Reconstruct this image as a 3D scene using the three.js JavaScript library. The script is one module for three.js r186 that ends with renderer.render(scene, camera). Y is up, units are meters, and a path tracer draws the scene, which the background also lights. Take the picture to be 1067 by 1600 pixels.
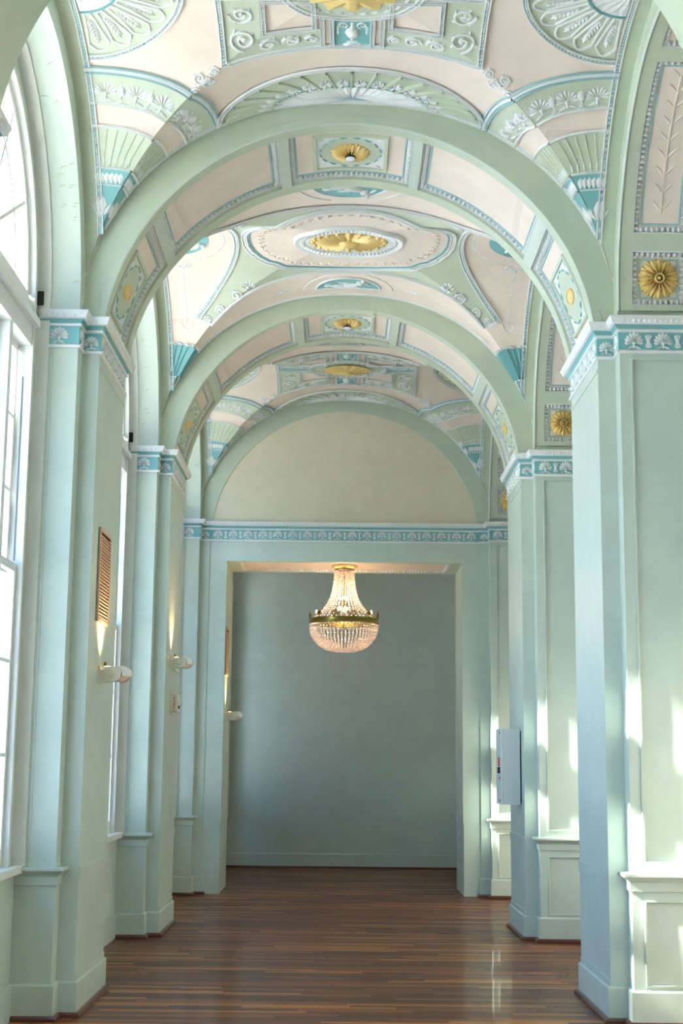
import * as THREE from 'three';
import { mergeGeometries, toCreasedNormals } from 'three/addons/utils/BufferGeometryUtils.js';
import { RectAreaLightUniformsLib } from 'three/addons/lights/RectAreaLightUniformsLib.js';
RectAreaLightUniformsLib.init();

// ---------------------------------------------------------------- camera, sky, sun, exposure
const scene = new THREE.Scene();
const camera = new THREE.PerspectiveCamera(2 * Math.atan(800 / 2239.3) * 180 / Math.PI, 1067 / 1600, 0.1, 400);
camera.position.set(-0.028, 1.5, 0);
camera.rotation.order = 'YXZ';
camera.rotation.set(0.1715, 0.0008, 0.0104);
scene.add(camera);
const renderer = new THREE.WebGLRenderer({ antialias: true });
renderer.toneMapping = THREE.LinearToneMapping;
renderer.toneMappingExposure = 4.95;
renderer.shadowMap.enabled = true;
{ // clear sky: pale at the horizon, blue overhead
  const w = 256, h = 128, d = new Float32Array(w * h * 4);
  for (let j = 0; j < h; j++) {
    const el = Math.max(0, ((j + 0.5) / h - 0.5) * Math.PI), t = Math.pow(Math.sin(el), 0.55);
    const c = [1.08 * (1 - t) + 0.24 * t, 1.5 * (1 - t) + 0.7 * t, 2.05 * (1 - t) + 1.75 * t];
    for (let i = 0; i < w; i++) d.set([c[0], c[1], c[2], 1], (j * w + i) * 4);
  }
  const t = new THREE.DataTexture(d, w, h, THREE.RGBAFormat, THREE.FloatType);
  t.mapping = THREE.EquirectangularReflectionMapping; t.magFilter = THREE.LinearFilter; t.needsUpdate = true;
  scene.background = t;
}
const sun = new THREE.DirectionalLight(new THREE.Color(1, 0.94, 0.85), 11.5);
sun.position.set(-30, 21.6, -8 + 2.5); sun.target.position.set(0, 0, -8);
sun.shadow.radius = 1.5;
sun.castShadow = true; sun.shadow.mapSize.set(4096, 4096);
Object.assign(sun.shadow.camera, { left: -25, right: 25, top: 20, bottom: -20, near: 1, far: 80 });
scene.add(sun, sun.target);

// ---------------------------------------------------------------- dimensions (metres; D is the distance ahead of the camera, z = -D)
const W = 1.58, WV = 1.69, L = 1.05, N1 = 8.79, PER = 3.921, STEP = 0.145, BACK = 20.71;
const near = (k) => N1 + (k - 1) * PER, far = (k) => near(k) + L, mid = (k) => (far(k) + near(k + 1)) / 2;
const ARC = 4.02, RW = 1.29, RWC = 4.30, RIN = 2.6, LOUT = 2.25;   // arch centre, window arch radius and centre, right niche depth, outer face
const CAP0 = 4.02, CAP1 = 4.25;
const VA = 1.75, VP = 2.2, VH = 1.735, VC = 4.0, VK = 0.85;
const TAU = Math.PI * 2;
let seed = 7; const rnd = () => { seed = (seed * 1664525 + 1013904223) >>> 0; return seed / 4294967296; };
const rr = (a, b) => a + (b - a) * rnd();

// ---------------------------------------------------------------- textures and materials
function noiseTexture(size, fn, srgb) {
  const d = new Uint8Array(size * size * 4);
  for (let j = 0; j < size; j++) for (let i = 0; i < size; i++) {
    const c = fn(i / size, j / size);
    for (let k = 0; k < 3; k++) d[(j * size + i) * 4 + k] = Math.max(0, Math.min(255, c[k] * 255));
    d[(j * size + i) * 4 + 3] = 255;
  }
  const t = new THREE.DataTexture(d, size, size); t.wrapS = t.wrapT = THREE.RepeatWrapping; t.magFilter = THREE.LinearFilter;
  t.minFilter = THREE.LinearMipmapLinearFilter; t.generateMipmaps = true; if (srgb) t.colorSpace = THREE.SRGBColorSpace; t.needsUpdate = true; return t;
}
function tileNoise(n, s) { // periodic value noise
  let q = s; const r = () => { q = (q * 1664525 + 1013904223) >>> 0; return q / 4294967296; };
  const g = Float32Array.from({ length: n * n }, r), f = (t) => t * t * (3 - 2 * t);
  return (u, v) => {
    const x = u * n, y = v * n, i = Math.floor(x), j = Math.floor(y), a = f(x - i), b = f(y - j);
    const G = (p, q2) => g[((q2 % n + n) % n) * n + ((p % n + n) % n)];
    return (G(i, j) * (1 - a) + G(i + 1, j) * a) * (1 - b) + (G(i, j + 1) * (1 - a) + G(i + 1, j + 1) * a) * b;
  };
}
const o1 = tileNoise(4, 11), o2 = tileNoise(13, 12), o3 = tileNoise(41, 13), o4 = tileNoise(128, 14);
const paintMap = noiseTexture(512, (u, v) => { const n = 0.945 + 0.03 * o1(u, v) + 0.025 * o2(u, v) + 0.015 * o3(u, v); return [n, n * 1.0, n * 0.995]; }, true);
const paintBump = noiseTexture(512, (u, v) => { const n = 0.45 * o2(u, v) + 0.3 * o3(u, v) + 0.25 * o4(u, v); return [n, n, n]; });
const grainMap = noiseTexture(512, (u, v) => {
  const n = 0.72 + 0.12 * o2(u * 0.15 + 0.3, v) + 0.14 * o4(u * 0.12, v) + 0.08 * o3(u, v * 2 % 1);
  return [n, n * 0.97, n * 0.93];
}, true);
for (const t of [paintMap, paintBump]) t.repeat.set(0.6, 0.6);
grainMap.repeat.set(0.8, 3);
const paint = (hex, o = {}) => new THREE.MeshPhysicalMaterial({ color: new THREE.Color(hex), roughness: 0.42, map: paintMap, bumpMap: paintBump, bumpScale: 0.0012, ...o });
const M = {
  green: paint('#d0dccf'),
  sage: paint('#cdd7c1'),
  pier: paint('#cedcd1', { roughness: 0.36 }),
  pink: paint('#f6e6d9', { roughness: 0.6 }),
  cream: paint('#eee2c8', { roughness: 0.5 }),
  white: paint('#f3f5f4', { roughness: 0.5 }),
  trimWhite: paint('#eff0ec', { roughness: 0.4 }),
  tealPale: paint('#a6cdd0', { roughness: 0.5 }),
  teal: paint('#84bfc2', { roughness: 0.5 }),
  tealDeep: paint('#74b2b8', { roughness: 0.5 }),
  fan: paint('#cfd9c3', { roughness: 0.5 }),
  gold: new THREE.MeshPhysicalMaterial({ color: new THREE.Color('#f0d18a'), metalness: 0.15, roughness: 0.42 }),
  brass: new THREE.MeshPhysicalMaterial({ color: new THREE.Color('#8d7f3f'), metalness: 1, roughness: 0.28 }),
  shoe: new THREE.MeshPhysicalMaterial({ color: new THREE.Color('#5a2418'), roughness: 0.3, clearcoat: 0.4, clearcoatRoughness: 0.2 }),
  iron: new THREE.MeshStandardMaterial({ color: new THREE.Color('#34362f'), roughness: 0.6, metalness: 0.5 }),
  chain: new THREE.MeshStandardMaterial({ color: new THREE.Color('#7c8278'), roughness: 0.5, metalness: 0.6 }),
  plastic: new THREE.MeshPhysicalMaterial({ color: new THREE.Color('#e8e3d3'), roughness: 0.35 }),
  grille: new THREE.MeshPhysicalMaterial({ color: new THREE.Color('#d6b49b'), roughness: 0.5 }),
  grilleDark: new THREE.MeshStandardMaterial({ color: new THREE.Color('#3d3029'), roughness: 0.9 }),
  cabinet: new THREE.MeshPhysicalMaterial({ color: new THREE.Color('#d3dedb'), roughness: 0.3, metalness: 0 }),
  red: new THREE.MeshStandardMaterial({ color: new THREE.Color('#d8352b'), roughness: 0.5 }),
  dark: new THREE.MeshStandardMaterial({ color: new THREE.Color('#23282b'), roughness: 0.5 }),
  glass: new THREE.MeshPhysicalMaterial({ color: new THREE.Color('#f4fafc'), transmission: 1, thickness: 0, roughness: 0.02, ior: 1.5 }),
  crystal: new THREE.MeshPhysicalMaterial({ color: new THREE.Color('#fff4ee'), roughness: 0.12, transmission: 0.4, thickness: 0, ior: 1.5, clearcoat: 1, clearcoatRoughness: 0.05 }),
  bulb: new THREE.MeshStandardMaterial({ color: new THREE.Color('#ffe9c8'), emissive: new THREE.Color('#ffc98a'), emissiveIntensity: 1.2 }),
  shade: new THREE.MeshStandardMaterial({ color: new THREE.Color('#9a9a90'), roughness: 0.9 }),
  door: paint('#aea99d', { roughness: 0.5 }),
  stone: paint('#ebe7df', { roughness: 0.9 }),
  plaster: paint('#e8e6de', { roughness: 0.8 }),
  bark: new THREE.MeshStandardMaterial({ color: new THREE.Color('#5a4a3a'), roughness: 0.95 }),
  leaf: new THREE.MeshPhysicalMaterial({ color: new THREE.Color('#5f8038'), roughness: 0.8, transmission: 0.35, thickness: 0, side: THREE.DoubleSide }),
};
const woods = ['#74391a', '#9c5926', '#5c2c15', '#c07c34', '#582613', '#834520', '#8f4f28', '#683317'].map((c) => new THREE.MeshPhysicalMaterial({ color: new THREE.Color(c), roughness: 0.45, map: grainMap, clearcoat: 0.27, clearcoatRoughness: 0.06, specularIntensity: 0.3 }));

// ---------------------------------------------------------------- naming and adding
const taken = {};
function numbered(n) { taken[n] = (taken[n] ?? -1) + 1; return taken[n] ? n + '_' + String(taken[n]).padStart(3, '0') : n; }
function top(name, label, category, kind, group) {
  const g = new THREE.Group(); g.name = numbered(name); g.userData = { label, category };
  if (kind) g.userData.kind = kind; if (group) g.userData.group = group;
  scene.add(g); return g;
}
function part(parent, name, geo, mat, label) {
  if (!geo) return null;
  const m = new THREE.Mesh(geo, mat); m.name = name; m.castShadow = m.receiveShadow = true;
  if (label) m.userData.label = label;
  parent.add(m); return m;
}
function boxUV(g) { // uv in metres from the position, by the way each face points
  const p = g.attributes.position, n = g.attributes.normal, uv = new Float32Array(p.count * 2);
  for (let i = 0; i < p.count; i++) {
    const ax = Math.abs(n.getX(i)), ay = Math.abs(n.getY(i)), az = Math.abs(n.getZ(i));
    const [a, b] = ay >= ax && ay >= az ? [p.getX(i), p.getZ(i)] : ax >= az ? [p.getZ(i), p.getY(i)] : [p.getX(i), p.getY(i)];
    uv[2 * i] = a; uv[2 * i + 1] = b;
  }
  g.setAttribute('uv', new THREE.BufferAttribute(uv, 2)); return g;
}
function fromTriangles(arr, crease = 0.7) {
  let g = new THREE.BufferGeometry(); g.setAttribute('position', new THREE.BufferAttribute(new Float32Array(arr), 3));
  g = toCreasedNormals(g, crease); return boxUV(g);
}
const clean = (g) => { const q = g.index ? g.toNonIndexed() : g; for (const k of Object.keys(q.attributes)) if (!['position', 'normal', 'uv'].includes(k)) q.deleteAttribute(k); return q; };
const fuse = (list) => boxUV(mergeGeometries(list.map(clean)));

// ---------------------------------------------------------------- ornament drawn on surfaces: flat triples (u, v, h), then bent onto a surface
const V3 = (x, y, D) => new THREE.Vector3(x, y, -D);
const flatOn = (o, U, V) => { const n = new THREE.Vector3().crossVectors(U, V); return (u, v, h) => [o.x + U.x * u + V.x * v + n.x * h, o.y + U.y * u + V.y * v + n.y * h, o.z + U.z * u + V.z * v + n.z * h]; };
const soffit = (D0) => (s, w, h) => { const t = s / W, r = W - h; return [r * Math.sin(t), ARC + r * Math.cos(t), -(D0 + w)]; };
const niche = (Dc, R = RW) => (s, x, h) => { const t = s / R, r = R - h; return [x, RWC + r * Math.cos(t), -(Dc + r * Math.sin(t))]; };
const yl = (x) => VC + VH * Math.pow(Math.max(0, 1 - Math.pow(Math.min(VA, Math.abs(x)) / VA, VP)), 1 / VP);
const dyl = (x) => { const a = Math.min(Math.abs(x), 1.715), e = 1e-4; return (yl(a + e) - yl(a - e)) / (2 * e) * Math.sign(x || 1); };
const Xof = (y) => VA * Math.pow(Math.max(0, 1 - Math.pow((y - VC) / VH, VP)), 1 / VP);
function vaultOn(Dc, web) { // u = x, v = D - Dc; web 'x' or 'z' fixes the branch
  return (u, v, h) => {
    const side = web ?? (Math.abs(v) > VK * Math.abs(u) ? 'x' : 'z');
    const y = side === 'x' ? yl(u) : yl(v / VK), gx = side === 'x' ? dyl(u) : 0, gv = side === 'x' ? 0 : dyl(v / VK) / VK;
    const l = Math.hypot(gx, 1, gv);
    return [u + h * gx / l, y - h / l, -(Dc + v + h * gv / l)];
  };
}
const XE = 1.61, ZE = 1.40;
const lift5 = [[4.5, 0], [5.0, 0], [5.145, 0.02], [5.305, 0.06], [5.383, 0.08], [5.485, 0.09], [5.8, 0.09]];
const bow = (y, p) => { let d = 0; for (let i = 0; i + 1 < lift5.length; i++) if (y >= lift5[i][0] && y <= lift5[i + 1][0]) d = lift5[i][1] + (lift5[i + 1][1] - lift5[i][1]) * (y - lift5[i][0]) / (lift5[i + 1][0] - lift5[i][0]); const a = Math.min(1, Math.abs(p)); return y + d * (p > 0 ? 1 : 0.7) * (1 - (1 - a) * (1 - a)); };
function cornerOn(Dc, sx, sz) { // p in -1..1 (arch edge, groin, wall edge), y height
  return (p, y0, h) => {
    const y = bow(y0, p), X = Xof(y);
    const u = p > 0 ? X + p * (XE - X) : X, v = p > 0 ? VK * X : VK * X - p * (ZE - VK * X);
    return vaultOn(Dc, p > 0 ? 'z' : 'x')(sx * u, sz * v, h);
  };
}
function bend(arr, S, crease) {
  const out = new Float32Array(arr.length);
  const a = S(arr[0], arr[1], arr[2]), e = 1e-3, b = S(arr[0] + e, arr[1], arr[2]), c = S(arr[0], arr[1] + e, arr[2]), d = S(arr[0], arr[1], arr[2] + e);
  const s = (p) => new THREE.Vector3(p[0] - a[0], p[1] - a[1], p[2] - a[2]);
  const flip = s(b).cross(s(c)).dot(s(d)) < 0;
  for (let i = 0; i < arr.length; i += 9) for (let k = 0; k < 3; k++) {
    const j = i + (flip ? [0, 2, 1][k] : k) * 3, p = S(arr[j], arr[j + 1], arr[j + 2]);
    out[i + k * 3] = p[0]; out[i + k * 3 + 1] = p[1]; out[i + k * 3 + 2] = p[2];
  }
  return fromTriangles(out, crease);
}
const quad = (A, a, b, c, d) => A.push(...a, ...b, ...c, ...a, ...c, ...d);
function slabA(u0, u1, v0, v1, h0, h1, nu = 1, nv = 1) {
  const A = [], f = (a, b, i, n) => a + (b - a) * i / n;
  for (let i = 0; i < nu; i++) for (let j = 0; j < nv; j++) {
    const a = f(u0, u1, i, nu), b = f(u0, u1, i + 1, nu), c = f(v0, v1, j, nv), d = f(v0, v1, j + 1, nv);
    quad(A, [a, c, h1], [b, c, h1], [b, d, h1], [a, d, h1]);
  }
  if (h0 !== h1) {
    for (let i = 0; i < nu; i++) { const a = f(u0, u1, i, nu), b = f(u0, u1, i + 1, nu); quad(A, [a, v0, h0], [b, v0, h0], [b, v0, h1], [a, v0, h1]); quad(A, [b, v1, h0], [a, v1, h0], [a, v1, h1], [b, v1, h1]); }
    for (let j = 0; j < nv; j++) { const c = f(v0, v1, j, nv), d = f(v0, v1, j + 1, nv); quad(A, [u0, d, h0], [u0, c, h0], [u0, c, h1], [u0, d, h1]); quad(A, [u1, c, h0], [u1, d, h0], [u1, d, h1], [u1, c, h1]); }
  }
  return A;
}
function petalA(cx, cy, ang, len, wid, h, n = 4, h0 = 0, sharp = 0.75) { // a raised leaf from (cx, cy) along ang
  const A = [], c = Math.cos(ang), s = Math.sin(ang), row = (t) => {
    const w = wid / 2 * Math.pow(Math.sin(Math.PI * Math.pow(t, sharp)), 0.7) + 1e-4, z = h0 + h * Math.sin(Math.PI * (0.15 + 0.75 * t));
    const q = (a, b, hh) => [cx + c * b - s * a, cy + s * b + c * a, hh];
    return [q(-w, t * len, h0), q(0, t * len, z), q(w, t * len, h0)];
  };
  for (let i = 0; i < n; i++) { const a = row(i / n), b = row((i + 1) / n); quad(A, a[0], b[0], b[1], a[1]); quad(A, a[1], b[1], b[2], a[2]); }
  return A;
}
function blobA(cx, cy, rx, ry, h, ang = 0, n = 8, m = 2, h0 = 0) {
  const A = [], c = Math.cos(ang), s = Math.sin(ang), P = (i, j) => {
    const t = TAU * i / n, r = Math.cos(j / m * Math.PI / 2), x = rx * r * Math.cos(t), y = ry * r * Math.sin(t);
    return [cx + c * x - s * y, cy + s * x + c * y, h0 + h * Math.sin(j / m * Math.PI / 2)];
  };
  for (let j = 0; j < m; j++) for (let i = 0; i < n; i++) { if (j < m - 1) quad(A, P(i, j), P(i + 1, j), P(i + 1, j + 1), P(i, j + 1)); else A.push(...P(i, j), ...P(i + 1, j), ...P(i, j + 1)); }
  return A;
}
function resample(path, step, closed) {
  const pts = closed ? [...path, path[0]] : path, out = [];
  for (let i = 0; i + 1 < pts.length; i++) {
    const [a, b] = [pts[i], pts[i + 1]], n = Math.max(1, Math.ceil(Math.hypot(b[0] - a[0], b[1] - a[1]) / step));
    for (let k = 0; k < n; k++) out.push([a[0] + (b[0] - a[0]) * k / n, a[1] + (b[1] - a[1]) * k / n]);
  }
  if (!closed) out.push(pts[pts.length - 1]);
  return out;
}
function offsets(path, closed) { // mitred side vectors
  const n = path.length, res = [];
  for (let i = 0; i < n; i++) {
    const p = path[closed ? (i + n - 1) % n : Math.max(0, i - 1)], q = path[i], r = path[closed ? (i + 1) % n : Math.min(n - 1, i + 1)];
    const nrm = (a, b) => { const l = Math.hypot(b[0] - a[0], b[1] - a[1]) || 1e-9; return [-(b[1] - a[1]) / l, (b[0] - a[0]) / l]; };
    const a = p === q ? nrm(q, r) : nrm(p, q), b = q === r ? a : nrm(q, r), d = 1 + a[0] * b[0] + a[1] * b[1];
    res.push(d < 0.2 ? a : [(a[0] + b[0]) / d, (a[1] + b[1]) / d]);
  }
  return res;
}
function sweepA(path, prof, closed = false) { // prof: [side, h] pairs
  const A = [], o = offsets(path, closed), n = path.length, P = (i, k) => { const q = path[i % n], d = o[i % n]; return [q[0] + d[0] * prof[k][0], q[1] + d[1] * prof[k][0], prof[k][1]]; };
  for (let i = 0; i < (closed ? n : n - 1); i++) for (let k = 0; k + 1 < prof.length; k++) quad(A, P(i, k), P(i, k + 1), P(i + 1, k + 1), P(i + 1, k));
  return A;
}
const rail = (w, h, h0 = 0) => [[w / 2, h0], [w / 2 * 0.7, h], [-w / 2 * 0.7, h], [-w / 2, h0]];
function along(path, step, closed) { // points with direction, evenly spaced
  const pts = closed ? [...path, path[0]] : path, out = []; let acc = step / 2;
  for (let i = 0; i + 1 < pts.length; i++) {
    const a = pts[i], b = pts[i + 1], l = Math.hypot(b[0] - a[0], b[1] - a[1]), ang = Math.atan2(b[1] - a[1], b[0] - a[0]);
    while (acc <= l) { out.push([a[0] + (b[0] - a[0]) * acc / l, a[1] + (b[1] - a[1]) * acc / l, ang]); acc += step; }
    acc -= l;
  }
  return out;
}
function ropeA(path, w, h, step, closed) { // two thin rails with slanting beads between them
  const A = [...sweepA(path.map((p) => p), [[w / 2, 0], [w / 2, h], [w / 2 * 0.62, h], [w / 2 * 0.55, 0]], closed), ...sweepA(path, [[-w / 2 * 0.55, 0], [-w / 2 * 0.62, h], [-w / 2, h], [-w / 2, 0]], closed)];
  for (const [x, y, a] of along(path, step, closed)) A.push(...blobA(x, y, step * 0.5, w * 0.25, h * 1.2, a + 0.7, 6, 1));
  return A;
}
function eggA(path, w, h, step, closed) {
  const A = sweepA(path, [[-w / 2 * 0.6, 0], [-w / 2 * 0.75, h * 0.9], [-w / 2, h * 0.9], [-w / 2, 0]], closed);
  for (const [x, y, a] of along(path, step, closed)) A.push(...blobA(x, y, w * 0.46, step * 0.42, h, a + Math.PI / 2, 6, 2), ...blobA(x + Math.cos(a) * step / 2, y + Math.sin(a) * step / 2, w * 0.42, step * 0.1, h * 0.8, a + Math.PI / 2, 4, 1));
  return A;
}
const arcPts = (cx, cy, rx, ry, a0, a1, n) => Array.from({ length: n + 1 }, (_, i) => { const t = a0 + (a1 - a0) * i / n; return [cx + rx * Math.cos(t), cy + ry * Math.sin(t)]; });
const ellipse = (cx, cy, rx, ry, n) => arcPts(cx, cy, rx, ry, 0, TAU * (n - 1) / n, n - 1);
function scrollPts(cx, cy, r, turns, a0, dir) { const o = []; for (let i = 0; i <= 22; i++) { const t = i / 22, rad = r * (1 - 0.82 * t), a = a0 + dir * turns * TAU * t; o.push([cx + rad * Math.cos(a), cy + rad * Math.sin(a)]); } return o; }
function palmetteA(cx, cy, size, ang, h = 0.012, n = 9, h0 = 0) { // an anthemion of height `size`, base at (cx, cy)
  const A = [];
  for (let i = 0; i < n; i++) { const t = (i - (n - 1) / 2) / ((n - 1) / 2), o = ang + t * 1.6; A.push(...petalA(cx + Math.cos(ang) * size * 0.36 + Math.cos(o) * size * 0.07, cy + Math.sin(ang) * size * 0.36 + Math.sin(o) * size * 0.07, o, size * (0.58 - 0.12 * Math.abs(t)), size * 0.23, h, 4, h0, 2.4)); }
  A.push(...blobA(cx + Math.cos(ang) * size * 0.34, cy + Math.sin(ang) * size * 0.34, size * 0.11, size * 0.11, h * 1.2, 0, 6, 2, h0));
  A.push(...petalA(cx, cy, ang, size * 0.34, size * 0.14, h, 3, h0));
  for (const s of [-1, 1]) A.push(...petalA(cx + Math.cos(ang) * size * 0.16, cy + Math.sin(ang) * size * 0.16, ang + s * 1.95, size * 0.44, size * 0.13, h, 3, h0));
  return A;
}
function lilyA(cx, cy, size, ang, h = 0.011, h0 = 0) {
  const A = [], c = Math.cos(ang), s = Math.sin(ang), at = (t) => [cx + c * t * size, cy + s * t * size];
  for (const [t, o, l, w] of [[0.45, 0, 0.5, 0.2], [0.45, 0.45, 0.5, 0.13], [0.45, -0.45, 0.5, 0.13], [0.5, Math.PI - 0.5, 0.42, 0.11], [0.5, Math.PI + 0.5, 0.42, 0.11]]) A.push(...petalA(...at(t), ang + o, size * l, size * w, h, 3, h0));
  A.push(...blobA(...at(0.48), size * 0.26, size * 0.12, h * 1.3, ang, 8, 2, h0), ...blobA(...at(0.16), size * 0.1, size * 0.2, h, ang, 6, 1, h0), ...blobA(...at(0.86), size * 0.08, size * 0.2, h, ang, 6, 1, h0));
  return A;
}
function urnA(cx, cy, size, ang, h = 0.014, h0 = 0) {
  const c = Math.cos(ang), s = Math.sin(ang), at = (t) => [cx + c * t * size, cy + s * t * size];
  return [...blobA(...at(0.05), size * 0.05, size * 0.16, h * 0.7, ang, 6, 1, h0), ...blobA(...at(0.2), size * 0.12, size * 0.05, h * 0.7, ang, 6, 1, h0), ...blobA(...at(0.5), size * 0.26, size * 0.19, h, ang, 8, 2, h0),
    ...blobA(...at(0.76), size * 0.08, size * 0.08, h * 0.8, ang, 6, 1, h0), ...blobA(...at(0.9), size * 0.1, size * 0.05, h * 0.8, ang, 6, 1, h0),
    ...petalA(...at(0.0), ang + 1.9, size * 0.3, size * 0.08, h * 0.6, 3, h0), ...petalA(...at(0.0), ang - 1.9, size * 0.3, size * 0.08, h * 0.6, 3, h0)];
}
function scrollA(cx, cy, r, dir, a0, w = 0.014, h = 0.012) { // a leafy spiral
  const p = scrollPts(cx, cy, r, 1.6, a0, dir), A = sweepA(p, rail(w, h));
  A.push(...blobA(cx, cy, r * 0.22, r * 0.22, h * 1.3, 0, 6, 2));
  for (let i = 2; i < 12; i += 3) { const q = p[i], a = Math.atan2(q[1] - cy, q[0] - cx); A.push(...petalA(q[0], q[1], a + dir * 0.9, r * 0.42, r * 0.17, h, 3)); }
  return A;
}
function reclinerA(cx, cy, s, ang, mir = 1) { // a reclining draped figure in low relief
  const c = Math.cos(ang), q = Math.sin(ang), T = (x, y) => [cx + c * x * s * mir - q * y * s, cy + q * x * s * mir + c * y * s], A = [];
  const B = (x, y, rx, ry, h, a = 0) => A.push(...blobA(...T(x, y), rx * s, ry * s, h * s, ang + a * mir, 8, 2));
  B(-0.1, 0.12, 0.34, 0.13, 0.12, -0.35); B(-0.42, 0.36, 0.17, 0.12, 0.12, 0.9); B(-0.52, 0.58, 0.085, 0.1, 0.12); B(0.3, 0.06, 0.34, 0.085, 0.1, 0.12); B(0.62, 0.14, 0.22, 0.06, 0.08, 0.35);
  B(-0.68, 0.28, 0.2, 0.045, 0.07, 1.0); B(0.1, 0.3, 0.3, 0.04, 0.06, 0.25); B(0.2, -0.04, 0.5, 0.05, 0.05, 0); B(0.75, 0.02, 0.1, 0.05, 0.06, 0.2);
  return A;
}
function rosetteA(r, h, petals, lobed = true) { // local, centre at the origin
  const A = [];
  for (let ring = 0; ring < 2; ring++) for (let i = 0; i < petals; i++) {
    const a = TAU * (i + ring * 0.5) / petals, R = ring ? r : r * 0.93, l = R * 0.8;
    A.push(...petalA(Math.cos(a) * R * 0.2, Math.sin(a) * R * 0.2, a, l, R * TAU / petals * (lobed ? 0.92 : 0.8), h * (ring ? 0.55 : 0.9), 6, h * (ring ? 0.05 : 0.2), 1.7));
    if (!ring) A.push(...petalA(Math.cos(a) * R * 0.22, Math.sin(a) * R * 0.22, a, l * 0.55, R * 0.06, h * 0.4, 4, h * 0.75, 1.2));
  }
  A.push(...sweepA(ellipse(0, 0, r * 0.2, r * 0.2, 16), rail(r * 0.09, h * 1.15, h * 0.3), true), ...blobA(0, 0, r * 0.13, r * 0.13, h * 1.3, 0, 10, 3));
  return A;
}
// polygon pieces on the vault, cut along the groins
function clip(poly, f) {
  const out = [];
  poly.forEach((a, i) => { const b = poly[(i + 1) % poly.length], fa = f(a), fb = f(b); if (fa >= 0) out.push(a); if (fa * fb < 0) { const t = fa / (fa - fb); out.push([a[0] + (b[0] - a[0]) * t, a[1] + (b[1] - a[1]) * t]); } });
  return out;
}
function fillA(poly, h, maxE) {
  const pts = poly.map((p) => new THREE.Vector2(...p)); if (THREE.ShapeUtils.area(pts) < 0) pts.reverse();
  const A = [], rec = (a, b, c, d) => {
    const e = [a.distanceTo(b), b.distanceTo(c), c.distanceTo(a)], m = Math.max(...e);
    if (m <= maxE || d > 14) { A.push(a.x, a.y, h, b.x, b.y, h, c.x, c.y, h); return; }
    if (m === e[0]) { const q = a.clone().lerp(b, 0.5); rec(a, q, c, d + 1); rec(q, b, c, d + 1); } else if (m === e[1]) { const q = b.clone().lerp(c, 0.5); rec(a, b, q, d + 1); rec(a, q, c, d + 1); } else { const q = c.clone().lerp(a, 0.5); rec(a, b, q, d + 1); rec(q, b, c, d + 1); }
  };
  for (const [i, j, k] of THREE.ShapeUtils.triangulateShape(pts, [])) rec(pts[i], pts[j], pts[k], 0);
  return A;
}
function vaultPatch(Dc, poly, h, maxE = 0.07) {
  const list = [];
  for (const [web, f, g] of [['z', (p) => p[0] - p[1] / VK, (p) => p[0] + p[1] / VK], ['z', (p) => -p[0] - p[1] / VK, (p) => -p[0] + p[1] / VK], ['x', (p) => p[1] / VK - p[0], (p) => p[1] / VK + p[0]], ['x', (p) => -p[1] / VK - p[0], (p) => -p[1] / VK + p[0]]]) {
    const c = clip(clip(poly, f), g); if (c.length < 3 || Math.abs(THREE.ShapeUtils.area(c.map((p) => new THREE.Vector2(...p)))) < 1e-5) continue;
    list.push(bend(fillA(c, h, maxE), vaultOn(Dc, web), 0.6));
  }
  return list.length ? mergeGeometries(list) : null;
}
const rect = (x0, x1, z0, z1) => [[x0, z0], [x1, z0], [x1, z1], [x0, z1]];

// ---------------------------------------------------------------- solid helpers in world space
function prism(plan, y0, y1) { // plan: (x, D) polygon
  const s = new THREE.Shape(plan.map(([x, D]) => new THREE.Vector2(x, D))), g = new THREE.ExtrudeGeometry(s, { depth: y1 - y0, bevelEnabled: false });
  g.rotateX(-Math.PI / 2); g.translate(0, y0, 0); return boxUV(clean(g));
}
const box = (x0, x1, y0, y1, D0, D1) => { const g = new THREE.BoxGeometry(Math.abs(x1 - x0), y1 - y0, Math.abs(D1 - D0)); g.translate((x0 + x1) / 2, (y0 + y1) / 2, -(D0 + D1) / 2); return boxUV(clean(g)); };
function sweepPlan(path, prof, side) { // path: (x, D); prof: [out, y]
  const o = offsets(path, false), A = [], P = (i, k) => [path[i][0] + o[i][0] * prof[k][0] * side, prof[k][1], -(path[i][1] + o[i][1] * prof[k][0] * side)];
  for (let i = 0; i + 1 < path.length; i++) for (let k = 0; k + 1 < prof.length; k++) { if (side > 0) quad(A, P(i, k), P(i + 1, k), P(i + 1, k + 1), P(i, k + 1)); else quad(A, P(i, k), P(i, k + 1), P(i + 1, k + 1), P(i + 1, k)); }
  return fromTriangles(A, 0.5);
}
const CAP_LOW = [[0, 4.02], [0.016, 4.022], [0.018, 4.034], [0.008, 4.042], [0.004, 4.044]];
const CAP_FRIEZE = [[0.005, 4.044], [0.005, 4.158]];
const CAP_BEAD = [[0.004, 4.156], [0.018, 4.16], [0.02, 4.17], [0.014, 4.176]];
const CAP_COVE = [[0.014, 4.176], [0.02, 4.186], [0.034, 4.2]];
const CAP_CROWN = [[0.034, 4.2], [0.05, 4.204], [0.056, 4.222], [0.064, 4.238], [0.066, 4.25], [0, 4.252]];
const palGeo = boxUV(fromTriangles(palmetteA(0, 0, 0.112, Math.PI / 2, 0.014), 0.9));
const lilyGeo = boxUV(fromTriangles(lilyA(0, 0, 0.1, Math.PI / 2, 0.01), 0.9));
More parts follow.
